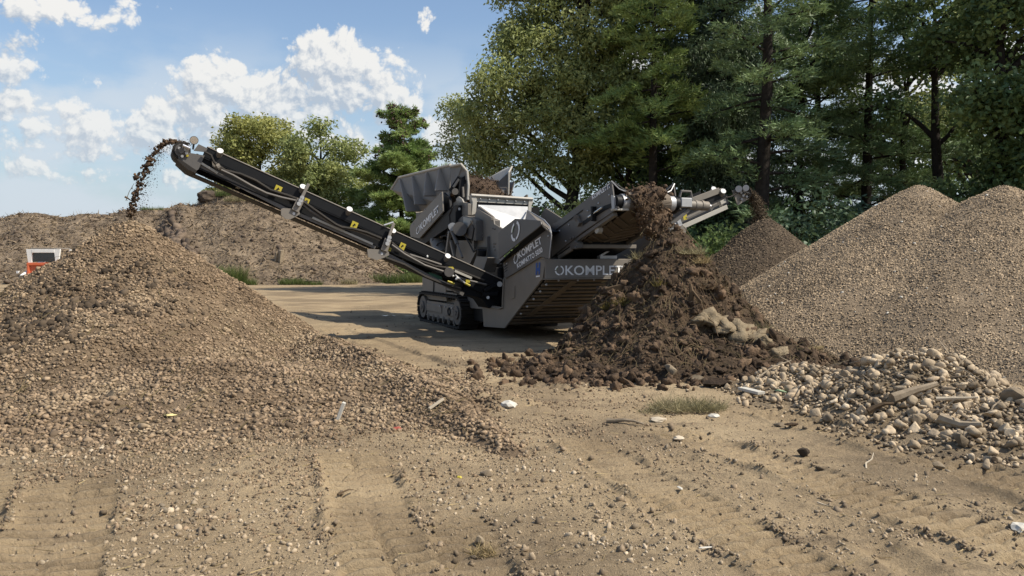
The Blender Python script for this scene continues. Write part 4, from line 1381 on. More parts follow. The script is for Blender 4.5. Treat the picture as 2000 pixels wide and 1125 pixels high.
# ---- drive side: motor, bearing, ram, brackets
b = MB(); b.prism(pvs([(895, 430), (905, 421), (919, 425), (930, 430), (930, 470), (897, 458)], .22), V3(0, .5, 0)); part('motor_guard', b, 'paint_d')
b = MB(); b.plate(pvs([(905, 424), (920, 428), (921, 432), (911, 448), (905, 445)], .2), .02); part('guard_lid', b, 'light', None, .004)
mb = MB(); mb.cyl(pv(898, 447, .05), pv(898, 447, .5), .14, 18); part('drive_motor', mb, 'paint_d', None, 0, True)
mb = MB(); mb.cyl(pv(884, 443, .0), pv(884, 443, .12), .085, 14); mb.cyl(pv(878, 441, .02), pv(891, 446, .02), .035, 8); part('bearing', mb, 'steel', None, 0, True)
mb = MB(); mb.cyl(pv(882, 449, .02), pv(893, 477, .02), .04, 10); mb.cyl(pv(893, 477, .02), pv(903, 503, .02), .024, 8); part('hydraulic_ram', mb, 'paint_d', None, 0, True)
b = MB()
b.beam(pv(879, 452, .1), pv(873, 498, .1), .07, .08); b.beam(pv(880, 470, .12), pv(888, 503, .12), .05, .06); b.beam(pv(862, 440, .3), pv(862, 465, .3), .06, .06)
b.prism(pvs([(880, 402), (892, 392), (914, 398), (914, 420), (898, 420), (888, 448), (880, 440), (884, 418)], .3), V3(0, .08, 0))
b.prism(pvs([(862, 440), (884, 430), (886, 436), (864, 446)], .35), V3(0, .3, 0)); b.prism(pvs([(894, 470), (915, 470), (930, 490), (915, 520), (890, 500)], .3), V3(0, .1, 0))
part('drive_bracket', b, 'paint')
b = MB(); b.plate(pvs([(891, 406), (891, 389), (895, 384), (902, 389), (908, 402), (906, 408)], .3), .03); part('lifting_tab', b, 'light', None, .006)
mb = MB()
for x, y in ((886, 408), (890, 411), (887, 416), (893, 404), (897, 408), (884, 421), (888, 423)): mb.cyl(pv(x, y, .24), pv(x, y, .32), .028, 8)
part('hydraulic_fittings', mb, 'steel', None, 0)
mb = MB()
for pts in ([(866, 470), (855, 476), (848, 492), (850, 505)], [(862, 462), (872, 460), (878, 468), (876, 490)], [(846, 468), (838, 480), (842, 492)], [(905, 455), (918, 478), (925, 492), (932, 488)],
            [(884, 405), (878, 420), (880, 440), (870, 462)], [(920, 432), (926, 446), (922, 470)]):
    mb = MB(); mb.tube(pvs(pts, .16), .016, 6); part('hose', mb, 'rubber', None, 0, True)

# ---- feed conveyor panel and hopper
FD = [(802, 462), (800.5, 450), (801.5, 440), (808, 432), (863, 374.5), (865, 413), (853, 427), (819, 465)]
b = MB(); b.prism(pvs(FD, .10), V3(0, .03, 0)); fd = part('feeder_side', b, 'paint', None, .006)
text_on('KOMPLET', pv(822, 451, .097), pv(858, 413.5, .097), pv(820.5, 438, .097), fd, bold=.024)
logo_on(pv(816.7, 449, .097), pv(820, 445.5, .097) - pv(813, 452, .097), pv(816.9, 441, .097) - pv(816.5, 457, .097), fd, green=False)
mb = MB()
for x, y in ((807, 437), (860, 379), (862, 410), (842, 433), (830, 409)): mb.ball(pv(x, y, .095), .016)
part('bolts', mb, 'steel', fd, 0)
FDl = pvs(FD, .1)
b = MB(); b.prism([V3(p.x, 2.1, p.z) for p in FDl], V3(0, -.03, 0)); part('feeder_side', b, 'paint')
lo, hi = FDl[0], FDl[5]
b = MB(); b.prism([V3(lo.x, .16, lo.z - .05), V3(hi.x + .6, .16, hi.z + .1), V3(hi.x + .6, .16, hi.z - .25), V3(lo.x, .16, lo.z - .35)], V3(0, 1.9, 0)); part('feeder_bed', b, 'black', None, 0)
b = MB(); b.prism(pvs([(864, 376), (877, 388), (879, 408), (880, 412), (866, 413)], .22), V3(0, .06, 0)); part('hopper_post', b, 'black')
# left wing: flared plate, rim, ribs on its outside
A = dict(p0=pu(764, 370, -4.95), p1=pu(778.7, 347, -4.65), p2=pu(880, 322, -1.75), p3=pu(877, 402, -1.65), p4=pu(822, 413, -3.4))
outer = [A['p0'], A['p1'], A['p2'], A['p3'], A['p4']]
b = MB(); b.plate(outer, .02); wing = part('hopper_wing', b, 'paint', None, 0)
nrm = (outer[2] - outer[1]).cross(outer[4] - outer[1]).normalized()
if nrm.dot(_C - outer[2]) < 0: nrm = -nrm
mb = MB(); mb.tube([A['p0'], A['p1'], A['p2']], .03, 6); part('rim', mb, 'light', wing, 0)
for (x0, y0, x1, y1) in ((784, 350, 822, 412), (808.5, 344, 839, 399), (836.5, 337, 857.5, 382), (862, 330, 880, 372)):
    def onp(px, py):
        d = _loc(px, py); t = (outer[1] - _C).dot(nrm) / d.dot(nrm); return _C + d * t
    a_, b_ = onp(x0, y0), onp(x1, y1)
    a2 = a_ + nrm * .05; b2 = b_ + nrm * .36
    sd = (outer[2] - outer[1]).normalized() * .05
    mb = MB(); mb.plate([a_, b_, b2, a2], .025)
    mb.plate([a2, b2, b2 - sd, a2 - sd], .02)
    part('rib', mb, 'paint', wing, 0)
# front return of the left wing
b = MB(); b.plate([pu(880, 326, -1.75), pu(900.6, 321, -1.35), pu(912, 335, -1.25), pu(913, 352, -1.25), pu(896, 348, -1.45), pu(880, 378, -1.6)], .03); fr = part('hopper_wing', b, 'paint', None, .004)
mb = MB(); mb.tube([pu(880, 325, -1.75), pu(900.6, 320.5, -1.35), pu(912.5, 334.5, -1.25), pu(915, 362, -1.2), pu(913.5, 390, -1.2)], .028, 6); part('rim', mb, 'light', fr, 0)
b = MB(); b.prism(pus([(905, 346), (912, 340), (914, 390), (906, 398), (896, 380), (898, 352)], -1.3), V3(-.25, 0, 0)); b.beam(pu(881, 374, -1.5), pu(899, 346, -1.35), .08, .10); part('wing_hinge', b, 'black')
mb = MB(); mb.cyl(pu(886, 366, -1.42), pu(897, 350, -1.35), .035, 8); mb.cyl(pu(889, 374, -1.3), pu(889, 374, -1.2), .07, 12); mb.cyl(pu(904, 365, -1.2), pu(905, 385, -1.2), .025, 8); part('wing_ram', mb, 'paint', None, 0, True)
# right wing, its inner face towards us
b = MB(); b.plate([pu(953, 348, -2.3), pu(986, 329, -2.0), pu(999.5, 325.5, -1.6), pu(993, 337, -1.4), pu(975, 355, -1.7), pu(957, 358, -2.2)], .025); rw_ = part('hopper_wing', b, 'light', None, .004)
b = MB(); b.plate([pu(993, 337, -1.4), pu(1000, 326, -1.6), pu(994.5, 363, -1.4), pu(993, 380, -1.4), pu(971, 380, -1.4), pu(966, 362, -1.6), pu(975, 355, -1.6)], .025); part('wing_return', b, 'paint_d', rw_, .004)
mb = MB(); mb.tube([pu(1000, 325.5, -1.6), pu(993.5, 337, -1.38), pu(993.5, 362, -1.38), pu(993, 380, -1.38)], .02, 6); part('rim', mb, 'light', rw_, 0)
# hopper rear and far walls so that it holds what lies in it
b = MB(); b.plate([V3(-4.3, .45, 2.5), V3(-4.3, 1.9, 2.5), V3(-4.85, 2.3, 3.2), V3(-4.8, .15, 3.1)], .02); part('hopper_back', b, 'paint')
b = MB(); b.plate([V3(-4.3, 1.9, 2.5), V3(-1.7, 1.75, 2.5), V3(-1.75, 1.95, 3.1), V3(-4.85, 2.3, 3.2)], .02); part('hopper_wing', b, 'paint')
b = MB(); b.prism([V3(-4.3, .45, 1.7), V3(-1.7, .45, 2.0), V3(-1.7, .45, 2.5), V3(-4.3, .45, 2.5)], V3(0, 1.35, 0)); b.box((-3.6, 1.1, 1.4), (.3, 1.2, .9)); part('hopper_trough', b, 'paint_d')


# ---- side conveyors
def side_conveyor(name, UC, W, top_lo, top_hi, sgn, det):
    """one trough belt; front face in the plane u = UC, W wide; the top edge runs from top_lo (machine) to top_hi (head)"""
    root = empty(name, (0, 0, 0)); root.parent = machine
    B, Hd = pu(*top_lo, UC), pu(*top_hi, UC)
    ax = (Hd - B); L_ = ax.length; ax.normalize()
    up = V3(0, -ax.z * sgn, ax.y * sgn)
    if up.z < 0: up = -up
    P = lambda s, t, u=0.0: B + ax * s + up * t + V3(u, 0, 0)

    def slab(nm, s0, s1, t0, t1, u0, u1, mat, bev=.004, par=root):
        mb = MB(); mb.prism([P(s0, t0, u0), P(s1, t0, u0), P(s1, t1, u0), P(s0, t1, u0)], V3(u1 - u0, 0, 0)); return part(nm, mb, mat, par, bev)
    for u0, u1, uf in ((0, -.018, -.04), (-W, -W + .018, -W + .01)):
        slab('skirt_board', .05, L_ - .12, -.155, 0, u0, u1, 'black')
        fr_ = slab('side_frame', 0, L_ - .02, -.36, -.165, uf, uf - .03, 'black' if det else 'paint_d')
        for tt in (-.17, -.355): slab('flange', 0, L_ - .02, tt - .012, tt + .012, uf + .035 if u0 == 0 else uf - .07, uf - .03, 'black', 0, fr_)
    mb = MB(); mb.tube([P(.05, .004), P(L_ - .12, .004)], .011, 6); part('skirt_lip', mb, 'paint', root, 0)
    slab('carrying_belt', 0, L_, -.20, -.18, -.06, -W + .06, 'rubber', 0)
    slab('return_belt', .1, L_ - .1, -.47, -.455, -.10, -W + .10, 'rubber', 0)
    for s0 in np.arange(.45, L_ - .3, .62): slab('cross_member', s0, s0 + .06, -.34, -.26, -.06, -W + .03, 'paint_d', 0)
    return root, P, B, ax, up, L_


left, P, B, ax, up, L_ = side_conveyor('side_conveyor', 1.30, .72, (985, 548), (390, 280.5), -1, True)
def onC(px, py, u=1.30): return pu(px, py, u)
def sat(px, py):
    q = onC(px, py) - B; return q.dot(ax)
# idler ends with their white caps
for x, y in ((430, 294), (592, 364), (683, 408), (768, 450), (875, 499.5)):
    cpt = onC(x, y, 1.37); d = (V3(.78, 0, 0) + up * .55 + ax * .12).normalized()
    mb = MB(); mb.cyl(cpt - d * .34, cpt - d * .012, .050, 16); idl = part('idler', mb, 'paint', left, 0, True)
    mb = MB(); mb.cyl(cpt - d * .012, cpt, .051, 18); part('end_cap', mb, 'white', idl, 0, True)
# rails of the return side
for p0, p1 in (((391, 323), (560, 410)), ((585, 419), (733, 483)), ((760, 499), (905, 575))):
    mb = MB(); mb.beam(onC(*p0, 1.28), onC(*p1, 1.28), .03, .06); mb.beam(onC(*p0, .72), onC(*p1, .72), .03, .06); part('bottom_rail', mb, 'paint_d', left, 0)
for p0, p1 in (((392, 318), (425, 338)), ((610, 425), (728, 477))):
    mb = MB(); mb.beam(onC(*p0, 1.32), onC(*p1, 1.32), .02, .035); part('rail_strip', mb, 'light', left, 0)
# folding joints with link bars and fan-shaped guards
for g_, bar in (([(549, 409), (553, 407), (573, 408.5), (583, 412), (585, 418), (577, 423), (566, 428), (557, 427), (549, 420)], [(603, 359), (576, 412)]),
                ([(717, 488), (722, 486.5), (743, 488), (758, 492), (759, 498), (749, 503), (735, 507.5), (719, 502)], [(769, 436), (750, 490)])):
    mb = MB(); mb.plate(pus(g_, 1.34), -.03); gd = part('joint_guard', mb, 'paint', left, .004)
    cx_ = sum(q[0] for q in g_) / len(g_); cy_ = sum(q[1] for q in g_) / len(g_)
    mb = MB(); mb.cyl(onC(cx_ + 8, cy_, 1.33), onC(cx_ + 8, cy_, 1.375), .022, 10); part('pin', mb, 'white', gd, 0, True)
    a_, b_ = onC(*bar[0], 1.39), onC(*bar[1], 1.39)
    mb = MB(); mb.beam(a_, a_ * .45 + b_ * .55, .03, .05); mb.beam(a_ * .42 + b_ * .58, b_, .035, .12); lk = part('link_bar', mb, 'paint', left, .004)
    mb = MB()
    for t in (.52, .62, .74): m_ = a_ * (1 - t) + b_ * t; mb.cyl(m_ + V3(.02, 0, 0), m_ + V3(.06, 0, 0), .036, 10)
    part('bolts', mb, 'steel', lk, 0, True)
mb = MB(); mb.tube([onC(750, 440, 1.33), onC(768, 434, 1.33), onC(769, 440, 1.33)], .016, 6); part('grab_bar', mb, 'steel', left, 0)
# hoses looping along the frame
for i, pts in enumerate(([(424, 322), (440, 333), (470, 340), (500, 353), (528, 371), (560, 381), (584, 390), (600, 396)], [(428, 330), (455, 342), (490, 362), (520, 377), (552, 386), (580, 392)],
                         [(592, 394), (612, 408), (636, 425), (655, 438), (668, 444), (690, 447), (716, 454), (745, 466)], [(590, 398), (607, 412), (640, 432), (662, 442), (700, 452), (742, 469)],
                         [(765, 474), (785, 490), (815, 507), (850, 520), (878, 524), (905, 532), (945, 548)], [(765, 478), (790, 496), (830, 518), (860, 528), (905, 545), (950, 556)],
                         [(752, 503), (790, 517), (830, 540), (862, 553), (900, 565)], [(800, 497), (835, 508), (862, 517)])):
    mb = MB(); mb.tube([onC(x, y, 1.36 + .012 * (i % 3)) for x, y in pts], .020 if i % 2 else .026, 6); part('hose', mb, 'rubber' if i % 2 == 0 else 'paint_d', left, 0, True)
# yellow warning stickers
for x, y, w_ in ((543, 370, 6.5), (599, 393, 5), (692, 440, 6.5), (786, 481, 6), (761, 487, 3.2)):
    q = onC(x, y, 1.345); e1, e2 = ax * (w_ / 120), up * (w_ / 105)
    mb = MB(); mb.plate([q - e1 - e2, q + e1 - e2, q + e1 + e2, q - e1 + e2], .003); st_ = part('warning_sticker', mb, 'yellow', left, 0)
    mb = MB(); q2 = q + V3(.006, 0, 0); mb.add([q2 - e1 * .5 + e2 * .1, q2 + e1 * .1 + e2 * .55, q2 + e1 * .5 - e2 * .2, q2 - e2 * .45, q2 + e1 * .05], [(0, 1, 4), (1, 2, 4), (2, 3, 4)])
    part('symbol', mb, 'black', st_, 0)
# head: cheek plates, drum, scraper, motor
HP = [(348, 307), (352, 298), (362, 297.5), (399, 304), (387.5, 330), (383, 333), (360, 318)]
for u, d in ((1.34, -.02), (.56, .02)):
    mb = MB(); mb.prism([onC(x, y, 1.34) * 1 + V3(u - 1.34, 0, 0) for x, y in HP], V3(d, 0, 0)); hp = part('head_plate', mb, 'paint_d', left, .004)
mb = MB(); mb.prism(pus([(388, 282), (405, 290), (401, 296.5), (379, 294)], 1.35), V3(-.02, 0, 0)); part('head_gusset', mb, 'paint_d', left, .004)
mb = MB(); mb.cyl(onC(354.5, 294, 1.33), onC(354.5, 294, 1.33) - V3(.76, 0, 0), .135, 20); part('head_drum', mb, 'rubber', left, 0, True)
mb = MB(); mb.cyl(onC(354.5, 294, 1.36), onC(354.5, 294, 1.32), .10, 18); mb.cyl(onC(354.5, 294, 1.40), onC(354.5, 294, 1.32), .045, 10); part('drum_bearing', mb, 'paint_d', left, .004, True)
mb = MB(); mb.prism(pus([(345.5, 312), (349, 309), (384, 333), (383, 338.5), (366, 331)], 1.38), V3(-.84, 0, 0)); part('belt_scraper', mb, 'rubber', left, 0)
mb = MB(); mb.cyl(onC(379, 274, 1.20), onC(379, 274, .95), .066, 18); mb.beam(onC(379, 276, 1.1), onC(377, 292, 1.1), .03, .03); mm_ = part('work_lamp', mb, 'paint_d', left, 0, True)
mb = MB(); mb.cyl(onC(379, 274, 1.215), onC(379, 274, 1.20), .058, 18); part('lens', mb, 'chrome', mm_, 0, True)
mb = MB(); mb.cyl(onC(371, 290, 1.42), onC(357, 284, 1.42), .026, 10); part('tension_rod', mb, 'chrome', left, 0, True)
mb = MB(); mb.cyl(onC(366, 304, 1.37), onC(366, 304, 1.33), .02, 8); part('valve', mb, 'yellow', left, 0)
mb = MB()
for x, y in ((358, 287), (361, 292), (350, 289), (364, 299), (356, 305)): mb.cyl(onC(x, y, 1.40), onC(x, y, 1.34), .022, 8)
part('hydraulic_fittings', mb, 'steel', left, 0)
mb = MB(); mb.tube([onC(371, 281, 1.38), onC(362, 279, 1.38), onC(355, 283, 1.38), onC(350, 290, 1.38)], .018, 6); part('hose', mb, 'rubber', left, 0, True); mb = MB(); mb.tube([onC(399, 296, 1.4), onC(412, 303, 1.4), onC(418, 317, 1.4), onC(424, 323, 1.4)], .02, 6); part('hose', mb, 'rubber', left, 0, True)
mb = MB(); mb.cyl(onC(430, 324, 1.40), onC(424, 327, 1.40), .05, 10); mb.prism(pus([(414, 312), (424, 318), (424, 330), (415, 325)], 1.36), V3(-.06, 0, 0)); part('hose_clamp', mb, 'paint', left, 0)
# foot: tail pulley, gearbox, levers
mb = MB(); mb.cyl(pu(877, 531.5, 1.46), pu(877, 531.5, 1.30), .085, 20); gb = part('tail_motor', mb, 'paint_d', left, .004, True)
mb = MB(); mb.prism(pus([(869, 529), (869, 543), (890, 545), (893, 533), (885, 524)], 1.31), V3(-.1, 0, 0)); part('motor_mount', mb, 'black', left, .004)
mb = MB(); mb.plate(pus([(876, 521), (885, 521), (887, 525), (878, 528)], 1.44), .006); mb.plate(pus([(910, 546), (918, 547), (918, 552), (910, 552)], 1.42), .006); part('warning_sticker', mb, 'yellow', left, 0)
mb = MB(); mb.cyl(pu(889, 537, 1.44), pu(908, 553, 1.44), .014, 8); part('adjusting_rod', mb, 'steel', left, 0, True)
mb = MB(); mb.cyl(pu(908, 553, 1.44), pu(918, 558, 1.44), .02, 8); part('handle', mb, 'yellow', left, 0, True)
mb = MB(); mb.beam(pu(888, 529, 1.42), pu(921, 543, 1.42), .03, .04); part('guard_bar', mb, 'light', left, 0)
mb = MB(); mb.cyl(pu(874, 549, 1.42), pu(887, 554, 1.42), .02, 8); part('handle', mb, 'yellow', left, 0, True)
mb = MB(); mb.prism(pus([(838, 532), (862, 540), (864, 546), (840, 541)], 1.2), V3(-.2, 0, 0)); part('tail_gearbox', mb, 'greencase', left, .004)
mb = MB(); mb.ball(pu(834.5, 501, 1.31), (.02, .02, .028)); mb.ball(pu(893, 543, 1.46), .03); mb.ball(pu(885, 539, 1.46), .022); mb.ball(pu(891, 545, 1.46), .022); part('bolts', mb, 'white', left, 0, True)
mb = MB()
mb.prism(pus([(905, 552), (975, 556), (982, 562), (980, 592), (955, 602), (940, 580), (905, 575)], 1.22), V3(-.5, 0, 0)); mb.beam(pu(945, 568, 1.30), pu(968, 556, 1.30), .05, .06); mb.beam(pu(942, 575, 1.30), pu(972, 574, 1.30), .05, .06)
part('conveyor_foot', mb, 'black', left, .004)
mb = MB(); mb.cyl(pu(976, 555, 1.32), pu(976, 555, 1.2), .05, 12); mb.cyl(pu(953, 581, 1.32), pu(953, 581, 1.24), .03, 8); part('pivot_pin', mb, 'steel', left, 0, True)

right, P, B2, ax2, up2, L2 = side_conveyor('side_conveyor', 1.30, .72, (1180, 470), (1418, 365), 1, False)
on2 = lambda x, y, u=1.30: pu(x, y, u)
for x, y, u in ((1412.5, 373.5, 1.38), (1394, 369, .55)):
    cpt = on2(x, y, u); d = (V3(.78, 0, 0) + up2 * .5).normalized()
    mb = MB(); mb.cyl(cpt - d * .3, cpt, .056, 16); idl = part('idler', mb, 'paint', right, 0, True)
    mb = MB(); mb.cyl(cpt, cpt + d * .012, .057, 18); part('end_cap', mb, 'white', idl, 0, True)
mb = MB(); mb.beam(on2(1333, 443, 1.33), on2(1420, 404, 1.33), .03, .09); part('bottom_rail', mb, 'light', right, .004)
mb = MB(); mb.beam(on2(1334, 398.5, 1.33), on2(1405, 372, 1.33), .03, .12); part('skirt_board', mb, 'paint', right, .004)
mb = MB(); mb.beam(on2(1340, 425, 1.34), on2(1400, 397, 1.34), .02, .03); part('rail_strip', mb, 'paint', right, 0)
HP2 = [(1431, 373), (1436, 370), (1459, 367), (1464, 380), (1462, 388), (1441, 400.5)]
for u, d in ((1.36, -.02), (.56, .02)):
    mb = MB(); mb.prism([on2(x, y, 1.36) + V3(u - 1.36, 0, 0) for x, y in HP2], V3(d, 0, 0)); part('head_plate', mb, 'paint', right, .004)
mb = MB(); mb.cyl(on2(1456, 377, 1.34), on2(1456, 377, .6), .125, 18); part('head_drum', mb, 'rubber', right, 0, True)
mb = MB(); mb.cyl(on2(1443, 369, 1.2), on2(1443, 369, 1.45), .07, 14); mb.cyl(on2(1457, 367, 1.2), on2(1457, 367, 1.47), .065, 14); part('head_motor', mb, 'steel', right, 0, True)
mb = MB()
for x, y in ((1448, 376), (1454, 373), (1461, 377), (1452, 382), (1459, 384), (1449, 389)): mb.cyl(on2(x, y, 1.42), on2(x, y, 1.34), .025, 8)
part('hydraulic_fittings', mb, 'steel', right, 0)
mb = MB(); mb.tube([on2(1450, 378, 1.42), on2(1458, 376, 1.44), on2(1464, 378, 1.42), on2(1463, 386, 1.4)], .016, 6); part('hose', mb, 'rubber', right, 0, True); mb = MB(); mb.tube([on2(1418, 386, 1.38), on2(1428, 384, 1.4), on2(1445, 374, 1.42)], .016, 6); part('hose', mb, 'rubber', right, 0, True)
mb = MB(); mb.prism(on2 and [on2(1407, 393, 1.36), on2(1417.5, 388, 1.36), on2(1418.5, 395, 1.36), on2(1409, 399.5, 1.36)], V3(-.03, 0, 0)); part('name_plate', mb, 'light', right, 0)
mb = MB(); mb.plate([on2(1326, 445, 1.36), on2(1331, 441, 1.36), on2(1339, 446, 1.36), on2(1337, 456, 1.36), on2(1329, 460, 1.36), on2(1323, 453, 1.36)], -.03); gd = part('joint_guard', mb, 'paint', right, .004)
mb = MB(); mb.cyl(on2(1331.5, 451.5, 1.36), on2(1331.5, 451.5, 1.41), .02, 10); part('pin', mb, 'white', gd, 0, True)
mb = MB(); mb.beam(on2(1322, 424, 1.4), on2(1329, 441, 1.4), .04, .09); mb.cyl(on2(1311, 437.5, 1.38), on2(1324, 436.5, 1.38), .022, 8); mb.cyl(on2(1310, 451, 1.38), on2(1324, 446, 1.38), .035, 8); part('link_bar', mb, 'steel', right, 0)
q = on2(1338, 423.5, 1.34); e1, e2 = V3(0, .045, .012), V3(0, -.012, .055)
mb = MB(); mb.plate([q - e1 - e2, q + e1 - e2, q + e1 + e2, q - e1 + e2], .003); part('warning_sticker', mb, 'yellow', right, 0)

# ---- tail conveyor (front belt)
tail = empty('tail_conveyor', (0, 0, 0)); tail.parent = machine
VL, VR = .55, 1.65
TP = [(1074, 444), (1194, 353.5), (1197.5, 381), (1200, 399.5), (1207, 406), (1138, 452), (1078, 501)]
TL = pvs(TP, VL)
for v, d in ((VL, .025), (VR, -.025)):
    mb = MB(); mb.prism([V3(p.x, v, p.z) for p in TL], V3(0, d, 0)); tp = part('side_panel', mb, 'paint_d', tail, .006)
    if v == VL:
        text_on('KOMPLET.IT', pv(1157.5, 390, VL - .004), pv(1193, 366, VL - .004), pv(1155.7, 382, VL - .004), tp, bold=.03)
        mb = MB()
        for x, y in ((1169, 397), (1148, 412), (1190, 381), (1111, 439), (1093, 451), (1105, 471)): mb.ball(pv(x, y, VL - .004), .018)
        part('bolts', mb, 'steel', tp, 0, True)
        mb = MB(); mb.prism(pvs([(1138, 433), (1160, 418), (1180, 402), (1194, 397), (1194, 405), (1182, 411), (1160, 426), (1138, 441)], VL - .003), V3(0, -.004, 0)); part('slot', mb, 'black', tp, 0)
        mb = MB(); mb.cyl(pv(1149, 424.5, VL - .05), pv(1176, 405, VL - .05), .014, 8); part('tension_rod', mb, 'chrome', tp, 0, True)
        mb = MB(); mb.box(pv(1159, 417.5, VL - .04), (.05, .07, .22)); part('tension_block', mb, 'black', tp, .004)
        mb = MB(); mb.cyl(pv(1126, 426, VL - .01), pv(1126, 426, VL - .06), .05, 14); mb.beam(pv(1126, 426, VL - .03), pv(1132, 439, VL - .03), .05, .09); part('lifting_eye', mb, 'paint_d', tp, .004, True)
        mb = MB(); mb.beam(pv(1073, 459, VL - .01), pv(1138, 410, VL - .01), .008, .012); part('fold_line', mb, 'black', tp, 0)
        mb = MB(); mb.prism(pvs([(1112, 478), (1122, 470), (1126, 475), (1126, 484), (1116, 487)], VL - .02), V3(0, .12, 0)); mb.ball(pv(1114.5, 466, VL - .02), .022); mb.ball(pv(1120, 464, VL - .02), .022); mb.ball(pv(1124, 484, VL - .03), .025); part('hinge', mb, 'paint_d', tp, 0)
# inward-sloping skirts at the head
for sgn, v in ((1, VL), (-1, VR)):
    a0, a1 = V3(TL[1].x, v, TL[1].z), V3(TL[2].x, v, TL[2].z + .02)
    t0, t1 = a0 - (TL[1] - TL[0]).normalized() * 1.9, a1 - (TL[1] - TL[0]).normalized() * 1.9
    mb = MB(); mb.plate([a0, a1 + V3(.03, .26 * sgn, .01), t1 + V3(0, .26 * sgn, 0), t0], .015 * sgn); part('belt_skirt', mb, 'black', tail, 0)
    mb = MB(); mb.tube([a0, a0 * .4 + a1 * .6 + V3(.02, .10 * sgn, 0), a1 + V3(.03, .26 * sgn, .01)], .010, 5); part('skirt_lip', mb, 'steel', tail, 0)
dt = (TL[1] - TL[0]).normalized(); nt_ = V3(-dt.z, 0, dt.x)
hr = V3(TL[2].x + .03, 0, TL[2].z - .10)
mb = MB(); mb.cyl(hr + V3(0, VL + .10, 0), hr + V3(0, VR - .10, 0), .118, 24); part('head_roller', mb, 'steel', tail, 0, True)
mb = MB()
for v in (VL + .06, VR - .06): mb = MB(); mb.cyl(hr + V3(0, v - .05, 0), hr + V3(0, v + .05, 0), .10, 18); part('roller_end', mb, 'black', tail, 0, True)
# belt wrapped over the roller, its return strand below carries chevron cleats
bw0, bw1 = VL + .20, VR - .20
pth = [hr + nt_ * .13 - dt * t for t in (2.3, 1.2, 0)] + [hr + dt * (math.sin(a) * .13) + nt_ * (math.cos(a) * .13) for a in np.linspace(.3, math.pi, 9)] + [hr - nt_ * .13 - dt * t for t in (.6, 1.2, 1.9)]
mb = MB(); vs_ = []; fs_ = []
for p in pth: vs_ += [V3(p.x, bw0, p.z), V3(p.x, bw1, p.z)]
for i in range(len(pth) - 1): fs_.append((2 * i, 2 * i + 1, 2 * i + 3, 2 * i + 2))
mb.add(vs_, fs_)
belt = part('belt', mb, 'belly', tail, 0)
sm_ = belt.modifiers.new('thick', 'SOLIDIFY'); sm_.thickness = .014
for k in range(9):
    s0 = .22 + k * .2
    for sg in (-1, 1):
        p0 = hr - nt_ * .152 - dt * s0; p1 = hr - nt_ * .152 - dt * (s0 + .34)
        mb = MB(); mb.beam(V3(p0.x, 1.1 + sg * .40, p0.z), V3(p1.x, 1.1 + sg * .02, p1.z), .035, .024, up=nt_); part('cleat', mb, 'belly', belt, 0)
# underside frame of the belt
mb = MB()
for v in (VL + .05, VR - .05): mb.beam(V3(hr.x - .05, v, hr.z - .17), V3(hr.x, v, hr.z) - nt_ * .17 - dt * 1.95, .07, .05)
part('belt_frame', mb, 'paint_d', tail, 0)
mb = MB(); mb.cyl(hr - dt * .66 + V3(0, VL + .04, 0) - nt_ * .20, hr - dt * .66 + V3(0, VL + .12, 0) - nt_ * .20, .055, 16); part('return_roller', mb, 'light', tail, 0, True)
mb = MB(); mb.prism([V3(TL[2].x - .02, VL - .02, TL[2].z), V3(TL[2].x + .05, VL - .02, TL[2].z - .02), V3(TL[2].x + .06, VL - .02, TL[2].z - .2), V3(TL[2].x - .0, VL - .02, TL[2].z - .2)], V3(0, .04, 0)); part('roller_bracket', mb, 'steel', tail, .004)
mb = MB(); mb.box((TL[2].x + .03, VL + .10, TL[2].z - .21), (.16, .22, .03)); part('roller_shelf', mb, 'light', tail, .004)
# motor on the far end of the head roller
mv = V3(hr.x, VR, hr.z)
mb = MB(); mb.box(mv + V3(0, .12, .02), (.14, .2, .14)); mt = part('drive_gearbox', mb, 'steel', tail, .01)
mb = MB(); mb.cyl(mv + V3(0, .2, -.01), mv + V3(0, .55, -.02), .07, 18); mb.cyl(mv + V3(0, .30, -.012), mv + V3(0, .34, -.014), .078, 18); mb.cyl(mv + V3(0, .42, -.012), mv + V3(0, .46, -.014), .078, 18); part('drive_motor', mb, 'paint', tail, 0, True)
mb = MB(); mb.cyl(mv + V3(0, .55, -.02), mv + V3(0, .6, -.02), .03, 8); part('port', mb, 'chrome', tail, 0)
mb = MB(); mb.tube([mv + V3(.02, .02, .10), mv + V3(.02, .05, .19), mv + V3(.02, .22, .19), mv + V3(.02, .25, .05)], .02, 6); mb.beam(mv + V3(-.02, -.1, -.3), mv + V3(0, .2, -.08), .05, .05); part('motor_bracket', mb, 'paint_d', tail, 0)
# cross beam and dark underside between tail belt and bow
cb0, cb1 = pv(1127, 481, VL + .05), pv(1127, 481, VL + .05)
mb = MB(); mb.box((cb0.x, (VL + VR) / 2 + .06, cb0.z), (.06, 1.05, .06)); part('cross_beam', mb, 'paint', tail, .004)
zf = ztop - .05
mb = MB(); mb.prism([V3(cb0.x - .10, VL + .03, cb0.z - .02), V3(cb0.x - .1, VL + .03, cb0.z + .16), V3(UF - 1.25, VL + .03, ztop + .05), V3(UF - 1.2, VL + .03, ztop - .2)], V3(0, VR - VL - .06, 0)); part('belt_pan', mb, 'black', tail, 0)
mb = MB(); mb.beam(pv(1092, 503, VL), pv(1117, 486, VL), .04, .06); part('support_strut', mb, 'paint', tail, 0)
mb = MB(); mb.box((UF - .12, 1.35, ztop + .03), (.1, .32, .05)); mb.beam(V3(UF - .1, 1.2, ztop + .05), V3(UF - .1, 1.42, ztop + .16), .03, .03); part('latch', mb, 'steel', None, 0)
mb = MB(); mb.box((UF - .9, 1.1, ztop - .12), (1.7, 1.84, .03)); part('bow_deck', mb, 'black', None, 0)
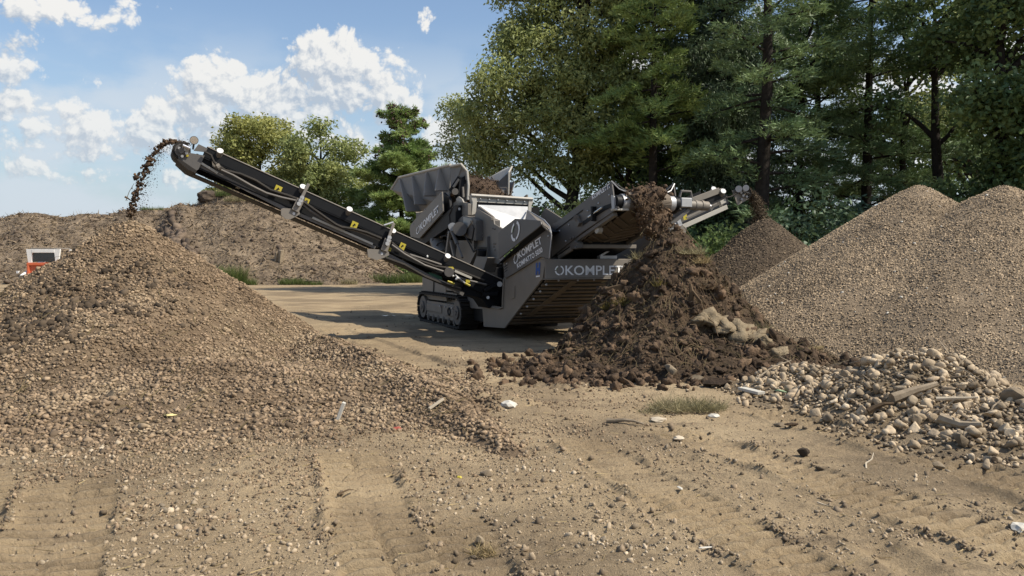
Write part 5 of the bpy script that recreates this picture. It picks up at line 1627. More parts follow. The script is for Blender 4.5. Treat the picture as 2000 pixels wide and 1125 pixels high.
# ------------------------------------------------------------------ stones, clods, litter
M['hillclod'] = mat_('bank_clod', [(.075, .055, .042), (.165, .125, .088)], 1.5, .97, tint=.4, coords='World')
CHEAP = [cheap_stone(i) for i in range(10)]
OCTA = [octa_stone(i) for i in range(8)]
CHIP = [chip_stone(i) for i in range(10)]
CLOD = [clod_proto(40 + i, 1, .8) for i in range(8)]
NICE = [stone_proto(60 + i, 2, .05, .85, 9, .30, .74) for i in range(24)]
CLOD2 = [clod_proto(80 + i, 3, .85) for i in range(8)]


def shared(protos, nm, mat, smooth):
    out = []
    for i, (V, F) in enumerate(protos):
        me = np_mesh(nm, V, F, smooth, np.full(len(V), RNG.random()))
        me.materials.append(mat); out.append(me)
    return out


def put(name, meshes, pos, rot, scl, parent):
    for i in range(len(pos)):
        o = bpy.data.objects.new(name, meshes[int(RNG.integers(0, len(meshes)))])
        m = Matrix(rot[i].tolist()).to_4x4()
        o.matrix_local = Matrix.Translation(Vector(pos[i])) @ m @ Matrix.Diagonal((*[float(s) for s in scl[i]], 1))
        o.parent = parent
        COL.objects.link(o)


def facing(hf, p, keep_back=.3):
    n = normal_of(hf, p[:, 0], p[:, 1])
    to = np.array([0, 0, EYE]) - np.column_stack([p[:, 0], p[:, 1], hf(p[:, 0], p[:, 1])])
    f = (n * to).sum(1) / np.linalg.norm(to, axis=1)
    return (f > .02) | (RNG.random(len(p)) < keep_back), f


def cover(root, hf, box, n, smin, smax_, skew, protos, mat, meshes, nm, sink=.25, top=300, edge=.02, dens=None, smooth=False, flat=True, stuff_name=None, others=()):
    """pieces strewn over a heap: the largest to the eye as parts, the rest joined"""
    x0, x1, y0, y1 = box
    p = np.column_stack([RNG.uniform(x0, x1, n), RNG.uniform(y0, y1, n)])
    h = hf(p[:, 0], p[:, 1])
    ok = h > edge - .03
    for g in others: ok &= h > g(p[:, 0], p[:, 1]) - .02
    if dens is not None: ok &= RNG.random(n) < dens(p[:, 0], p[:, 1], h)
    p = p[ok]
    k, _ = facing(hf, p); p = p[k]
    # nothing outside the view cone by much
    px = 1000 + 1600 * p[:, 0] / p[:, 1]
    p = p[(px > -420) & (px < 2500)]
    n = len(p)
    s = smin + (smax_ - smin) * RNG.random(n) ** skew
    z = np.maximum(hf(p[:, 0], p[:, 1]), ground_h(p[:, 0], p[:, 1])) + s * (.5 - sink)
    pos = np.column_stack([p, z])
    rot = rand_rot(n)
    if flat: rot = np.einsum('nij,njk->nik', rotz_mats(RNG.uniform(0, 6.28, n)), np.einsum('nij,njk->nik', frames(np.column_stack([np.ones(n), RNG.normal(size=n) * .4, RNG.normal(size=n) * .45]), RNG.normal(size=n) * .5), np.repeat(np.eye(3)[None], n, 0)))
    scl = np.repeat(s[:, None], 3, 1) * RNG.uniform(.75, 1.2, (n, 3))
    big = np.argsort(-s / p[:, 1])[:top]
    m = np.zeros(n, bool); m[big] = True
    if top: put(nm, meshes, pos[m], rot[m], scl[m], root)
    if (~m).any(): joined(stuff_name or nm + 's', protos, pos[~m], rot[~m], scl[~m], mat, root, kind='stuff', smooth=smooth)
    return n


st_gravel = shared([stone_proto(160 + i, 2, .08, .75, 7, .45, .8) for i in range(10)], 'stone', M['gravel'], False)
st_rubble = shared(NICE, 'stone', M['rubble'], False)
st_soil = shared(CLOD2, 'clod', M['soil'], False)
HALF = .5

# left gravel heap: stony almost everywhere, finer earth showing in streaks down the middle
def left_d(x, y, h):
    g = fbm(x * 1.0, y * .45, .8, 3, 4)
    d = .30 + .8 * sstep(-.14, .10, g)
    d = np.where(h > 1.45, 1.0, d)
    return d * sstep(-.06, .05, h) + .2
cover(left_pile, left_pile_h, (-9.6, 1.0, 5.2, 14.0), 150000, .010, .034, 2.3, OCTA, M['gravel'], st_gravel, 'stone', top=0, dens=left_d, stuff_name='gravel', edge=-.02)
cover(left_pile, left_pile_h, (-8.6, 1.0, 5.2, 13.5), 2600, .020, .046, 3.2, CHEAP, M['gravel'], st_gravel, 'stone', top=300, stuff_name='cobbles', edge=-.01, sink=.1)

# dark earth lying among the stones: in the middle of the slope and low on its left
def dark_d(x, y, h):
    c1 = np.exp(-((x + 5.35) / .75) ** 2 - ((y - 10.6) / .8) ** 2) * .55
    c2 = np.exp(-((x + 5.6) / .45) ** 2 - ((y - 9.3) / .45) ** 2) * 1.6
    c3 = np.exp(-((x + 5.9) / .8) ** 2 - ((y - 9.9) / .5) ** 2) * .9
    return np.clip((c1 + c2 + c3) * (.3 + 1.4 * sstep(-.12, .14, fbm(x, y, .35, 3, 8))), 0, 1)
M['earth'] = mat_('brown_earth_clod', [(.055, .040, .026), (.115, .085, .055)], 3, .97, tint=.45, coords='World')
cover(left_pile, left_pile_h, (-7.2, -3.6, 8.4, 12.0), 9000, .012, .05, 2.4, CLOD, M['earth'], None, 'clod', top=0, stuff_name='earth_clods', dens=dark_d, flat=False)

# the tan heaps are much finer
cover(right_pile, right_pile_h, (2.6, 11.4, 7.4, 15.8), 235000, .008, .020, 2.0, CHIP, M['fine'], None, 'grain', top=0, dens=lambda x, y, h: .45 + 1.0 * sstep(-.2, .2, fbm(x, y, .7, 3, 5)), stuff_name='gravel', edge=0.0)
# small white stones among them
cover(right_pile, right_pile_h, (2.6, 10.5, 7.4, 14.5), 170, .016, .030, 2, CHEAP, M['paper'], None, 'chip', top=0, stuff_name='white_chips', edge=.05)
cover(fines_pile, fines_pile_h, (3.4, 7.4, 14.6, 18.2), 26000, .009, .024, 2.2, CHIP, M['fines'], None, 'grain', top=0, stuff_name='crumbs', edge=.05)

# soil heap: lumps, then crumbs
cover(soil_pile, soil_pile_h, (-1.4, 5.2, 8.6, 13.2), 22000, .007, .028, 2.0, CLOD, M['soil'], st_soil, 'clod', top=0, stuff_name='crumbs', edge=0.0, flat=False, dens=lambda x, y, h: .25 + .9 * sstep(-.15, .15, fbm(x, y, .35, 3, 3)))
cover(soil_pile, soil_pile_h, (-1.0, 5.0, 8.7, 13.0), 2200, .024, .080, 2.6, CLOD, M['soil'], st_soil, 'clod', top=300, stuff_name='lumps', edge=.0, flat=False, sink=.3)

# rubble: cobbles piled on each other
cover(rubble_pile, rubble_h, (2.2, 6.4, 5.5, 10.2), 5000, .020, .074, 2.0, [stone_proto(20 + i, 1, .10, .85, 6, .34, .76) for i in range(8)], M['rubble'], st_rubble, 'stone', top=300, dens=lambda x, y, h: .22 + .78 * sstep(.0, .12, h), stuff_name='cobbles', edge=-.02, sink=.05)


cover(rubble_pile, rubble_h, (2.2, 6.4, 5.5, 10.2), 4000, .008, .020, 1.6, CHEAP, M['earth'], None, 'clod', top=0, stuff_name='earth_crumbs', edge=-.03, sink=.2)
cover(rubble_pile, rubble_h, (2.2, 6.4, 5.5, 10.2), 9000, .010, .030, 1.6, CHEAP, M['rubble'], None, 'stone', top=0, stuff_name='chippings', edge=-.01, dens=lambda x, y, h: .25 + .75 * sstep(.0, .14, h), sink=.05)


# ---- sticks and roots
def stick_mb(a, b, r, sag=0.0, seg=5, n=4, jit=.06):
    a, b = Vector(a), Vector(b); L_ = (b - a).length; pts = []
    for i in range(n):
        t = i / (n - 1); p = a.lerp(b, t) + Vector((0, 0, sag * math.sin(math.pi * t)))
        if 0 < i < n - 1: p += Vector([random.uniform(-1, 1) * jit * L_ for _ in range(3)])
        pts.append(p)
    mb = MB(); mb.tube(pts, [r * (1 - .55 * i / (n - 1)) for i in range(n)], seg); return mb


def roots_on(root, hf, box, n, lmin, lmax, r, mat, nm, edge=.1, top=60, lift=.04, kind='stuff', zmax=None):
    x0, x1, y0, y1 = box; big = 0; mbs = MB(); made = 0; tries = 0
    while made < n and tries < n * 30:
        tries += 1
        x, y = random.uniform(x0, x1), random.uniform(y0, y1)
        h = float(hf(np.array([x]), np.array([y]))[0])
        if h < edge: continue
        L_ = random.uniform(lmin, lmax); a = random.uniform(0, 6.28)
        x2, y2 = x + math.cos(a) * L_, y + math.sin(a) * L_
        h2 = float(hf(np.array([x2]), np.array([y2]))[0])
        z2 = max(h2, h - .6 * L_) + random.uniform(-.02, lift * 3)
        mb = stick_mb((x, y, h), (x2, y2, z2), r * random.uniform(.5, 1.2), random.uniform(0, .2) * L_, 4, 4, .09)
        if made < top: mb.build(nm, M[mat], root)
        else: mbs.add(mb.v, mb.f)
        made += 1
    if mbs.v:
        o = mbs.build(nm + 's', M[mat], root); o['kind'] = 'stuff'


roots_on(soil_pile, soil_pile_h, (-.2, 4.2, 8.9, 12.4), 190, .12, .45, .008, 'root', 'root', top=70)
roots_on(soil_pile, soil_pile_h, (-.2, 4.2, 8.9, 12.4), 1100, .06, .28, .004, 'straw', 'straw', top=0)
roots_on(left_pile, left_pile_h, (-7.5, .6, 6.0, 12.0), 260, .08, .38, .006, 'straw', 'stick', edge=.0, top=50, lift=.02)
roots_on(rubble_pile, rubble_h, (2.4, 5.8, 6.0, 9.6), 60, .15, .5, .009, 'wood', 'stick', edge=.05, top=40, lift=.05)


def tuft(name, label, c, rx, ry, n, hmin, hmax, mat, cat='grass tuft', parent=None, group=None, width=.008, lean=.5, kind=None):
    """blades of grass standing round a point"""
    a = RNG.uniform(0, 6.28, n); rr = np.sqrt(RNG.random(n))
    p = np.column_stack([np.cos(a) * rr * rx, np.sin(a) * rr * ry, np.zeros(n)]) + np.asarray(c)
    d = np.column_stack([RNG.normal(size=n) * lean, RNG.normal(size=n) * lean, RNG.uniform(.5, 1.2, n)])
    L_ = RNG.uniform(hmin, hmax, n)
    o = joined(name, [NEEDLE], p, frames(d, RNG.uniform(0, 6.28, n)), np.column_stack([L_, np.full(n, width) * RNG.uniform(.6, 1.3, n), L_]), M[mat], parent)
    if label: tag(o, label, cat, group)
    if kind: o['kind'] = kind
    return o


M['weed'] = leafmat('green_weeds', (.075, .11, .028), (.15, .19, .055))
M['moss'] = leafmat('yellow_turf', (.13, .105, .022), (.22, .17, .05))
# turf and root mats in the soil heap
def on(hf, px, py, Y0, Y1):
    """where the sight line through px, py meets a heap (or, past its edge, the nearest one that does)"""
    Y = np.linspace(Y0, Y1, 500)
    for k in range(60):
        r = ray(px, py); t = Y / r.y
        X = r.x * t; Z = EYE + r.z * t
        hit = np.nonzero(Z <= hf(X, Y))[0]
        if len(hit): break
        px += 4 if px < 1290 else -4; py += 1
    i = hit[0] if len(hit) else 250
    return Vector((float(X[i]), float(Y[i]), float(Z[i])))


for px, py, rx, n, mt in ((1222, 592, .16, 260, 'moss'), (1190, 600, .10, 160, 'moss'), (1345, 492, .22, 420, 'drygrass'), (1365, 510, .14, 260, 'straw'), (1290, 555, .10, 120, 'moss'), (1385, 560, .2, 300, 'root'), (1240, 500, .1, 120, 'drygrass'), (1480, 640, .2, 160, 'drygrass')):
    p = on(soil_pile_h, px, py, 8.6, 13.5)
    tuft('turf', None, p - Vector((0, 0, .03)), rx, rx * .7, n, .05, .20, mt, parent=soil_pile, width=.010, lean=.9)
for i, (px, py, sx) in enumerate(((1385, 622, .19), (1415, 630, .16), (1445, 645, .17), (1475, 660, .18), (1498, 672, .13), (1360, 632, .10), (1520, 690, .10))):
    p = on(soil_pile_h, px, py, 8.6, 13.0)
    o = bpy.data.objects.new('sandy_clod', np_mesh('sandy_clod', *CLOD2[i % 8], True)); o.data.materials.append(M['sand_clod'])
    o.location = p; o.scale = (sx * 1.25, sx, sx * .75); o.rotation_euler = (random.random(), -.35, random.random() * 6); o.parent = soil_pile; COL.objects.link(o)
mb = MB(); p = on(soil_pile_h, 1212, 566, 8.6, 13.5)
mb.plate([p + Vector((-.22, -.05, .02)), p + Vector((-.02, -.05, .07)), p + Vector((.16, -.05, .03)), p + Vector((.18, -.02, -.08)), p + Vector((-.18, -.02, -.09))], .04)
mb.build('bark_slab', M['root'], soil_pile)
mb = MB(); mb.tube([on(soil_pile_h, 1345, 580, 8.6, 13.5) + Vector(q) for q in ((0, -.08, .18), (.02, -.1, .05), (.0, -.08, -.12), (-.03, -.05, -.25))], [.02, .035, .03, .012], 6)
mb.tube([on(soil_pile_h, 1352, 590, 8.6, 13.5) + Vector(q) for q in ((-.02, -.08, .15), (.08, -.1, .02), (.14, -.08, -.15))], [.02, .02, .008], 5)
mb.build('root', M['root'], soil_pile)


# ---- falling material
def stream(name, label, pts, widths, n, protos, mat, smin, smax_, parent=None, sk=2.0):
    """pieces in the air along a curve"""
    pts = np.array([p[:] for p in pts]); seg = np.linalg.norm(np.diff(pts, axis=0), axis=1); cum = np.concatenate([[0], np.cumsum(seg)])
    t = RNG.random(n) * cum[-1]
    P = np.column_stack([np.interp(t, cum, pts[:, i]) for i in range(3)])
    W = np.interp(t, cum, widths)
    P = P + RNG.normal(size=(n, 3)) * W[:, None] * np.array([.5, .9, .5])
    s = smin + (smax_ - smin) * RNG.random(n) ** sk
    o = joined(name, protos, P, rand_rot(n), np.repeat(s[:, None], 3, 1) * RNG.uniform(.6, 1.25, (n, 3)), mat, parent)
    tag(o, label, 'falling soil', kind='stuff'); return o


hp = lambda x, y: _mw(pu(x, y, .95))
MW = Matrix.Translation(MO) @ Matrix.Rotation(math.atan2(MU.y, MU.x), 4, 'Z')
def _mw(p): return MW @ p
pts = [hp(x, y) for x, y in ((362, 282), (345, 277), (328, 277), (312, 287), (298, 303), (287, 323), (278, 345), (270, 368), (262, 390), (257, 410), (252, 432))]
stream('falling_soil', 'arc of brown lumps flying off the end of the long left conveyor onto the gravel heap', pts, [.03, .035, .04, .045, .05, .05, .055, .055, .05, .05, .09], 560, CLOD, M['soil'], .006, .034, sk=1.7)
o = stream('falling_soil', 'fine spray around the arc of lumps left of the long conveyor', [p + Vector((.08, 0, -.02)) for p in pts], [.06, .07, .08, .09, .10, .11, .12, .12, .12, .12, .13], 1500, OCTA, M['soil'], .003, .012)
mb = stick_mb(hp(244, 384), hp(255, 391), .018, 0, 5, 3); tag(mb.build('stick', M['root']), 'short dark stick tumbling beside the falling lumps', 'stick')
mb = stick_mb(hp(246, 392), hp(262, 358), .006, 0, 4, 3); tag(mb.build('twig', M['straw']), 'thin straw twig tumbling beside the falling lumps', 'twig')
hq = lambda x, y: _mw(pu(x, y, .95))
pts = [hq(x, y) for x, y in ((1464, 374), (1472, 385), (1479, 402), (1484, 425), (1487, 450), (1489, 470))]
stream('falling_soil', 'veil of fine dark earth dropping from the short right conveyor', pts, [.05, .09, .13, .16, .22, .34], 8000, CHIP, M['fines'], .006, .020)
# soil rolling off the tail belt: a ragged lump carried by the belt and a curtain below it
tb_ = lambda u, v, z: _mw(V3(u, v, z))
hx, hz = hr.x, hr.z
prof = []
carried = empty('soil_load', _mw(V3(hx, 1.1, hz))); tag(carried, 'ragged clump of dark soil and roots spilling over the front roller of the tail belt', 'soil load')
inv = Matrix.Translation(-carried.location)
V_, F_ = ico(3)
ct = []
for (u, v, z, a, b_, c_) in ((hx - .10, 1.08, hz + .08, .34, .30, .15), (hx + .10, 1.02, hz - .05, .16, .26, .22), (hx + .12, 1.12, hz - .26, .13, .24, .20), (hx - .25, 1.25, hz + .10, .25, .20, .17)):
    Q = V_ * np.array([a, b_, c_])
    nz_ = 1 + .7 * (fbm(Q[:, 0] + v * 3, Q[:, 1] + Q[:, 2] * .7, .16, 3, 3) + fbm(Q[:, 2] + z, Q[:, 1], .11, 3, 5))[:, None]
    Q = Q * nz_ + np.array([u, v, z])
    W_ = np.array([(_mw(Vector(q)) - carried.location)[:] for q in Q])
    link('clump', np_mesh('clump', W_, F_, True, np.full(len(W_), .4)), M['soil'], carried)
    ct.append((W_, a))
P = np.concatenate([w for w, a in ct]); idx = RNG.integers(0, len(P), 1800)
P = P[idx] + RNG.normal(size=(1800, 3)) * .03
s = .008 + .028 * RNG.random(1800) ** 2
joined('crumbs', CLOD, P, rand_rot(1800), np.repeat(s[:, None], 3, 1), M['soil'], carried, kind='stuff')
for i in range(40):
    q = Vector(P[int(RNG.integers(0, 1800))]); d = Vector((random.uniform(-1, 1), random.uniform(-1, .2), random.uniform(-1.2, .4))).normalized() * random.uniform(.08, .3)
    stick_mb(q, q + d, .008, 0, 4, 4, .12).build('root', M['root' if i % 3 else 'straw'], carried)
# load heaped in the hopper
hl = empty('soil_load', _mw(V3(-2.4, 1.2, 2.9))); tag(hl, 'brown root-laced soil heaped in the hopper between its raised wings', 'soil load')
Q = V_ * np.array([1.0, .82, .62]); Q = Q * (1 + .22 * fbm(Q[:, 0] * 2, Q[:, 1] * 2 + Q[:, 2], .5, 3, 3))[:, None]
top_z = pu(935, 347, -2.2).z
W_ = np.array([(_mw(Vector(q) + V3(-2.2, 1.2, top_z - .60)) - hl.location)[:] for q in Q])
M['load'] = mat_('brown_fibrous_soil', [(.050, .032, .020), (.115, .075, .046)], 5, .97, tint=.45, bump=1.0, bscale=26, dist=.05, coords='World')
link('clump', np_mesh('clump', W_, F_, True, np.full(len(W_), .4)), M['load'], hl)
idx = RNG.integers(0, len(W_), 5000); P = W_[idx] + RNG.normal(size=(5000, 3)) * .04
s = .008 + .026 * RNG.random(5000) ** 2
joined('crumbs', OCTA, P, rand_rot(5000), np.repeat(s[:, None], 3, 1), M['load'], hl, kind='stuff')
d = RNG.normal(size=(900, 3)); L_ = RNG.uniform(.06, .22, 900)
joined('fibres', [NEEDLE], W_[RNG.integers(0, len(W_), 900)], frames(d, RNG.uniform(0, 6, 900)), np.column_stack([L_, np.full(900, .012), L_]), M['root'], hl, kind='stuff')

# ---- pebbles and crumbs on the ground
def gdens(x, y):
    d = .10 + .85 * sstep(.0, .22, fbm(x, y, .9, 4, 3)) * (.3 + sstep(-.2, .2, fbm(x, y, .25, 2, 5)))
    fan = np.exp(-((x + 2.6) / 2.4) ** 2 - ((y - 5.2) / 2.0) ** 2)               # gravel washed out in front of the left heap
    d = d + 1.6 * fan + 1.0 * np.exp(-((x - (-.1 + (6.2 - y) * .42)) / .42) ** 2) * sstep(3.4, 4.2, y) * sstep(7.2, 6, y)
    d = d - .07 * sstep(0, .6, x)
    return np.clip(d, .01, 1) * (1 - .85 * strip_fields(x, y)[0])


def ground_scatter(n, y0, y1, smin, smax_, sk, protos, mat, dens, meshes=None, top=0, nm='stone', stuff='pebbles', smooth=False, parent=GROUND):
    y = y0 + (y1 - y0) * RNG.random(n) ** 1.5
    x = (RNG.random(n) - .5) * 1.36 * (y + .3)
    ok = RNG.random(n) < dens(x, y)
    x, y = x[ok], y[ok]
    g = ground_h(x, y)
    for f in (left_pile_h, soil_pile_h, right_pile_h, rubble_h): ok2 = f(x, y) < g + .02; x, y, g = x[ok2], y[ok2], g[ok2]
    n = len(x); s = smin + (smax_ - smin) * RNG.random(n) ** sk
    pos = np.column_stack([x, y, g + s * .22]); rot = rand_rot(n); scl = np.repeat(s[:, None], 3, 1) * RNG.uniform(.65, 1.3, (n, 3))
    m = np.zeros(n, bool)
    if top:
        m[np.argsort(-s / y)[:top]] = True; put(nm, meshes, pos[m], rot[m], scl[m], parent)
    joined(stuff, protos, pos[~m], rot[~m], scl[~m], mat, parent, kind='stuff', smooth=smooth)


M['pebble'] = mat_('pale_pebble', [(.20, .152, .098), (.29, .226, .15), (.40, .33, .235)], 1.4, .94, tint=.5, coords='World')
st_peb = shared([stone_proto(180 + i, 1, .2, .7, 8) for i in range(10)], 'stone', M['pebble'], False)
ground_scatter(46000, 3.2, 15, .003, .012, 2.2, OCTA, M['pebble'], gdens, stuff='pebbles')
ground_scatter(8500, 3.2, 12, .008, .026, 3.2, CHEAP, M['pebble'], gdens, st_peb, 260, 'stone', 'stones')
M['crumb'] = mat_('topsoil_and_groove_shade', [(.14, .105, .068), (.24, .182, .12)], 3, .97, tint=.4, coords='World')
# gravel run out beyond the toe of the left heap
ground_scatter(90000, 4.2, 13, .005, .020, 2.2, OCTA, M['gravel'], lambda x, y: np.clip(sstep(-.42, -.02, left_pile_h(x, y)) ** 1.6, 0, 1) * (.35 + sstep(-.1, .2, fbm(x, y, .5, 3, 2))) * .8 * (1 - .93 * strip_fields(x, y)[0]), stuff='gravel')
# dark crumbs in lines along the track prints
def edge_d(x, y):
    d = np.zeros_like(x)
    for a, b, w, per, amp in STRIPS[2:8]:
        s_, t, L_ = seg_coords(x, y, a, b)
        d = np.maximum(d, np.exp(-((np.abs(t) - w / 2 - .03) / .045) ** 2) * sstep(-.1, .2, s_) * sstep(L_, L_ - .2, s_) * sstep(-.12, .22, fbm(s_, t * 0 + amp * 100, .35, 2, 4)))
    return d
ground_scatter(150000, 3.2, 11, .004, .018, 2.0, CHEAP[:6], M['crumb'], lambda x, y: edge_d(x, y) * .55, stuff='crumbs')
ground_scatter(120000, 3.2, 9, .004, .013, 2.0, CHEAP[:6], M['crumb'], lambda x, y: strip_fields(x, y)[1] ** 2 * sstep(-.15, .2, fbm(x, y, .3, 3, 7)) * .6, stuff='crumbs')  # dark crumbs laid in the tread grooves to stand in for shade between bars
# bits of straw and twig lying about
n = 900
ty = 3.3 + 8 * RNG.random(n) ** 1.4; tx = (RNG.random(n) - .5) * 1.3 * ty; tz = land_h(tx, ty)
ok = soil_pile_h(tx, ty) < .1; tx, ty, tz = tx[ok], ty[ok], tz[ok]; n = len(tx)
d = np.column_stack([RNG.normal(size=n), RNG.normal(size=n), RNG.normal(size=n) * .12]); L_ = RNG.uniform(.03, .13, n)
joined('straw_bits', [NEEDLE], np.column_stack([tx, ty, tz + .012]), frames(d, RNG.uniform(0, 6, n)), np.column_stack([L_, np.full(n, .006), L_]), M['straw'], GROUND, kind='stuff')
ground_scatter(9000, 3.2, 22, .006, .030, 3.0, CHEAP, M['crumb'], lambda x, y: .2 + .6 * sstep(.05, .3, fbm(x, y, .8, 4, 9)), stuff='crumbs')
# crumbs of dark soil lying out around the lumpy heap
cl = shared(CLOD2, 'clod', M['soil'], False)
ground_scatter(5200, 8.3, 12.5, .014, .075, 2.6, CLOD, M['soil'], lambda x, y: np.clip(sstep(-.22, -.02, soil_pile_h(x, y)), 0, 1) * (x > -.6), cl, 60, 'clod', 'soil_crumbs')


def march(hf, px, py, Y0, Y1, n=900):
    """first point along the sight line through px, py that meets the surface hf"""
    r = ray(px, py); Y = np.linspace(Y0, Y1, n); t = Y / r.y
    X = r.x * t; Z = EYE + r.z * t
    H = hf(X, Y); hit = np.nonzero(Z <= H)[0]
    if len(hit) == 0: return None
    i = hit[0]; return Vector((float(X[i]), float(Y[i]), float(H[i])))


def rest(px, py):
    return march(land_h, px, py, 3.0, 16) or gr(px, py)


def litter(name, label, cat, mb, mat, bevel=0, smooth=False):
    o = mb.build(name, M[mat] if isinstance(mat, str) else mat, None, bevel, smooth); tag(o, label, cat); return o


def crumple(px, py, r, seed, flat=.35):
    p = rest(px, py); rr = np.random.default_rng(seed); V, F = ico(2); V = V.copy()
    V = V * (1 + .5 * (rr.random((len(V), 1)) - .5)) * np.array([r, r * .8, r * flat])
    mb = MB(); mb.add([p + Vector((*v,)) + Vector((0, 0, r * flat * .5)) for v in V], F.tolist()); return mb


def rock(px, py, r, seed, el=(1, .8, .65)):
    p = rest(px, py); V, F = NICE[seed % 24]; mb = MB(); a = seed * 1.7
    ca, sa = math.cos(a), math.sin(a)
    P = [Vector((v[0] * el[0] * r, v[1] * el[1] * r, v[2] * el[2] * r)) for v in V]
    mb.add([p + Vector((q.x * ca - q.y * sa, q.x * sa + q.y * ca, q.z + r * .4)) for q in P], F.tolist()); return mb


litter('paper_scrap', 'crumpled white paper scrap on bare earth right of the low gravel ridge', 'litter', crumple(993, 797, .075, 1, .6), 'paper')
litter('paper_scrap', 'small white paper scrap at the right edge of the track prints', 'litter', crumple(1990, 1038, .05, 2, .6), 'paper')
litter('paper_scrap', 'torn cream paper beside the dry grass tuft', 'litter', crumple(1395, 815, .055, 3, .35), 'paper')
litter('paper_scrap', 'pale crushed bag left below the dry grass tuft', 'litter', crumple(1285, 822, .07, 4, .3), 'palewood')
litter('paper_scrap', 'yellowish crumpled wrapper on the track prints', 'litter', crumple(1324, 862, .045, 5, .4), 'palewood')
litter('bottle_shard', 'flat white shell-like shard lying alone among track prints', 'litter', rock(1329, 960, .042, 1, (1, .5, .22)), 'paper', smooth=True)
litter('bottle_shard', 'flat white shard near the lower middle edge', 'litter', rock(1380, 1075, .04, 2, (1, .4, .22)), 'paper', smooth=True)
litter('stone_slab', 'big whitish flat rock at the front foot of the soil heap', 'rock', rock(1312, 738, .17, 3, (1, .6, .45)), 'rubble', smooth=True)
litter('stone', 'grey rounded rock right of the whitish flat rock', 'rock', rock(1360, 746, .10, 4), 'rubble', smooth=True)
litter('plank', 'short cream plank among the cobbles left of the rubble heap', 'plank', MB().beam(rest(1448, 768) + Vector((0, 0, .05)), rest(1487, 778) + Vector((0, 0, .05)), .09, .03), 'paper', .003)
litter('plank', 'yellow board lying where the soil heap meets the tan gravel', 'plank', MB().beam(rest(1562, 687) + Vector((0, 0, .02)), rest(1600, 682) + Vector((0, 0, .03)), .12, .03), 'straw', .003)
litter('glass_piece', 'pale green glass piece beside the small cobbles', 'litter', rock(1526, 770, .07, 5, (1.4, .5, .25)), mat_('green_glass', [(.30, .42, .24), (.38, .5, .30)], 3, .3), smooth=True)
litter('plastic_piece', 'red plastic piece between soil heap and cobbles', 'litter', crumple(1526, 727, .05, 6), mat_('red_plastic', [(.35, .02, .02), (.4, .03, .03)], 3, .5))
litter('plastic_piece', 'small red plastic piece in the low gravel ridge', 'litter', crumple(776, 838, .035, 7), mat_('red_scrap', [(.28, .06, .045), (.32, .08, .05)], 3, .5))
litter('plastic_piece', 'yellow plastic scrap on the pebbles left of centre', 'litter', crumple(897, 933, .02, 8), 'yellow')
litter('plastic_piece', 'pale yellow leaf-like scrap on the gravel heap front', 'litter', crumple(332, 812, .05, 9, .2), mat_('pale_yellow', [(.6, .5, .2), (.65, .55, .25)], 3, .6))
litter('plank', 'white splintered stick standing up from the low gravel ridge', 'stick', MB().beam(rest(659, 822), rest(659, 822) + Vector((.06, .0, .16)), .045, .03), 'paper', .003)
litter('plank', 'pale wood splinter on the right end of the low gravel ridge', 'stick', MB().beam(rest(838, 806) + Vector((0, 0, .03)), rest(866, 792) + Vector((0, 0, .06)), .03, .02), 'palewood', .002)
litter('driftwood', 'flat grey branch lying on bare earth below the dry grass', 'stick', stick_mb(rest(1186, 826) + Vector((0, 0, .02)), rest(1258, 834) + Vector((0, 0, .02)), .022, .02, 6, 5, .02), 'wood')
litter('driftwood', 'thick grey driftwood log across the front of the rubble heap', 'log', stick_mb(rest(1742, 792) + Vector((0, 0, .06)), rest(1830, 772) + Vector((0, 0, .10)), .05, .01, 7, 5, .02), 'wood')
litter('driftwood', 'straight pale stick on the right side of the rubble heap', 'stick', stick_mb(rest(1828, 795) + Vector((0, 0, .07)), rest(1910, 796) + Vector((0, 0, .08)), .020, 0, 6, 4, .004), 'palewood')
litter('driftwood', 'bent grey log low on the front of the rubble heap', 'log', stick_mb(rest(1835, 832) + Vector((0, 0, .06)), rest(1918, 842) + Vector((0, 0, .05)), .045, -.03, 7, 5, .02), 'wood')
litter('driftwood', 'dark forked branch at the left of the rubble heap', 'stick', stick_mb(rest(1695, 815) + Vector((0, 0, .05)), rest(1745, 803) + Vector((0, 0, .06)), .03, .02, 6, 4, .03), 'root')
litter('driftwood', 'long thin stick from the soil heap to the small cobbles', 'stick', stick_mb(rest(1480, 745) + Vector((0, 0, .04)), rest(1545, 722) + Vector((0, 0, .10)), .012, .02, 5, 4, .02), 'wood')
litter('driftwood', 'thin bent straw stick standing alone among track prints', 'stick', stick_mb(rest(1692, 917), rest(1706, 899) + Vector((0, 0, .05)), .007, .0, 4, 4, .06), 'palewood')
litter('driftwood', 'thin pale stick near the lower right corner prints', 'stick', stick_mb(rest(1596, 985) + Vector((0, 0, .01)), rest(1630, 995) + Vector((0, 0, .01)), .006, .0, 4, 4, .03), 'palewood')
litter('stone', 'dark round clod casting its shadow alone on the prints', 'clod', rock(1569, 892, .055, 6, (1, 1, .95)), 'earth', smooth=True)
litter('stone', 'grey angular stone below the rubble heap', 'rock', rock(1833, 918, .055, 7), 'rubble', smooth=True)
litter('stone', 'dark pointed stone near the right edge below the rubble', 'rock', rock(1940, 905, .06, 8), 'gravel', smooth=True)
litter('stone', 'pale cobble touching a brown one left of the rubble front', 'rock', rock(1523, 834, .055, 9), 'rubble', smooth=True)
litter('stone', 'brown cobble left of the rubble heap front', 'rock', rock(1546, 834, .062, 2), 'soil', smooth=True)
litter('stone', 'large cream cobble at the front edge of the rubble heap', 'rock', rock(1878, 872, .10, 3), 'rubble', smooth=True)
litter('stone', 'large cream boulder at the right edge of the rubble heap', 'rock', rock(1985, 788, .15, 5), 'rubble', smooth=True)
litter('stone', 'grey pear-shaped stone standing on the gravel heap front', 'rock', rock(218, 778, .075, 4, (.7, .7, 1.1)), 'rubble', smooth=True)
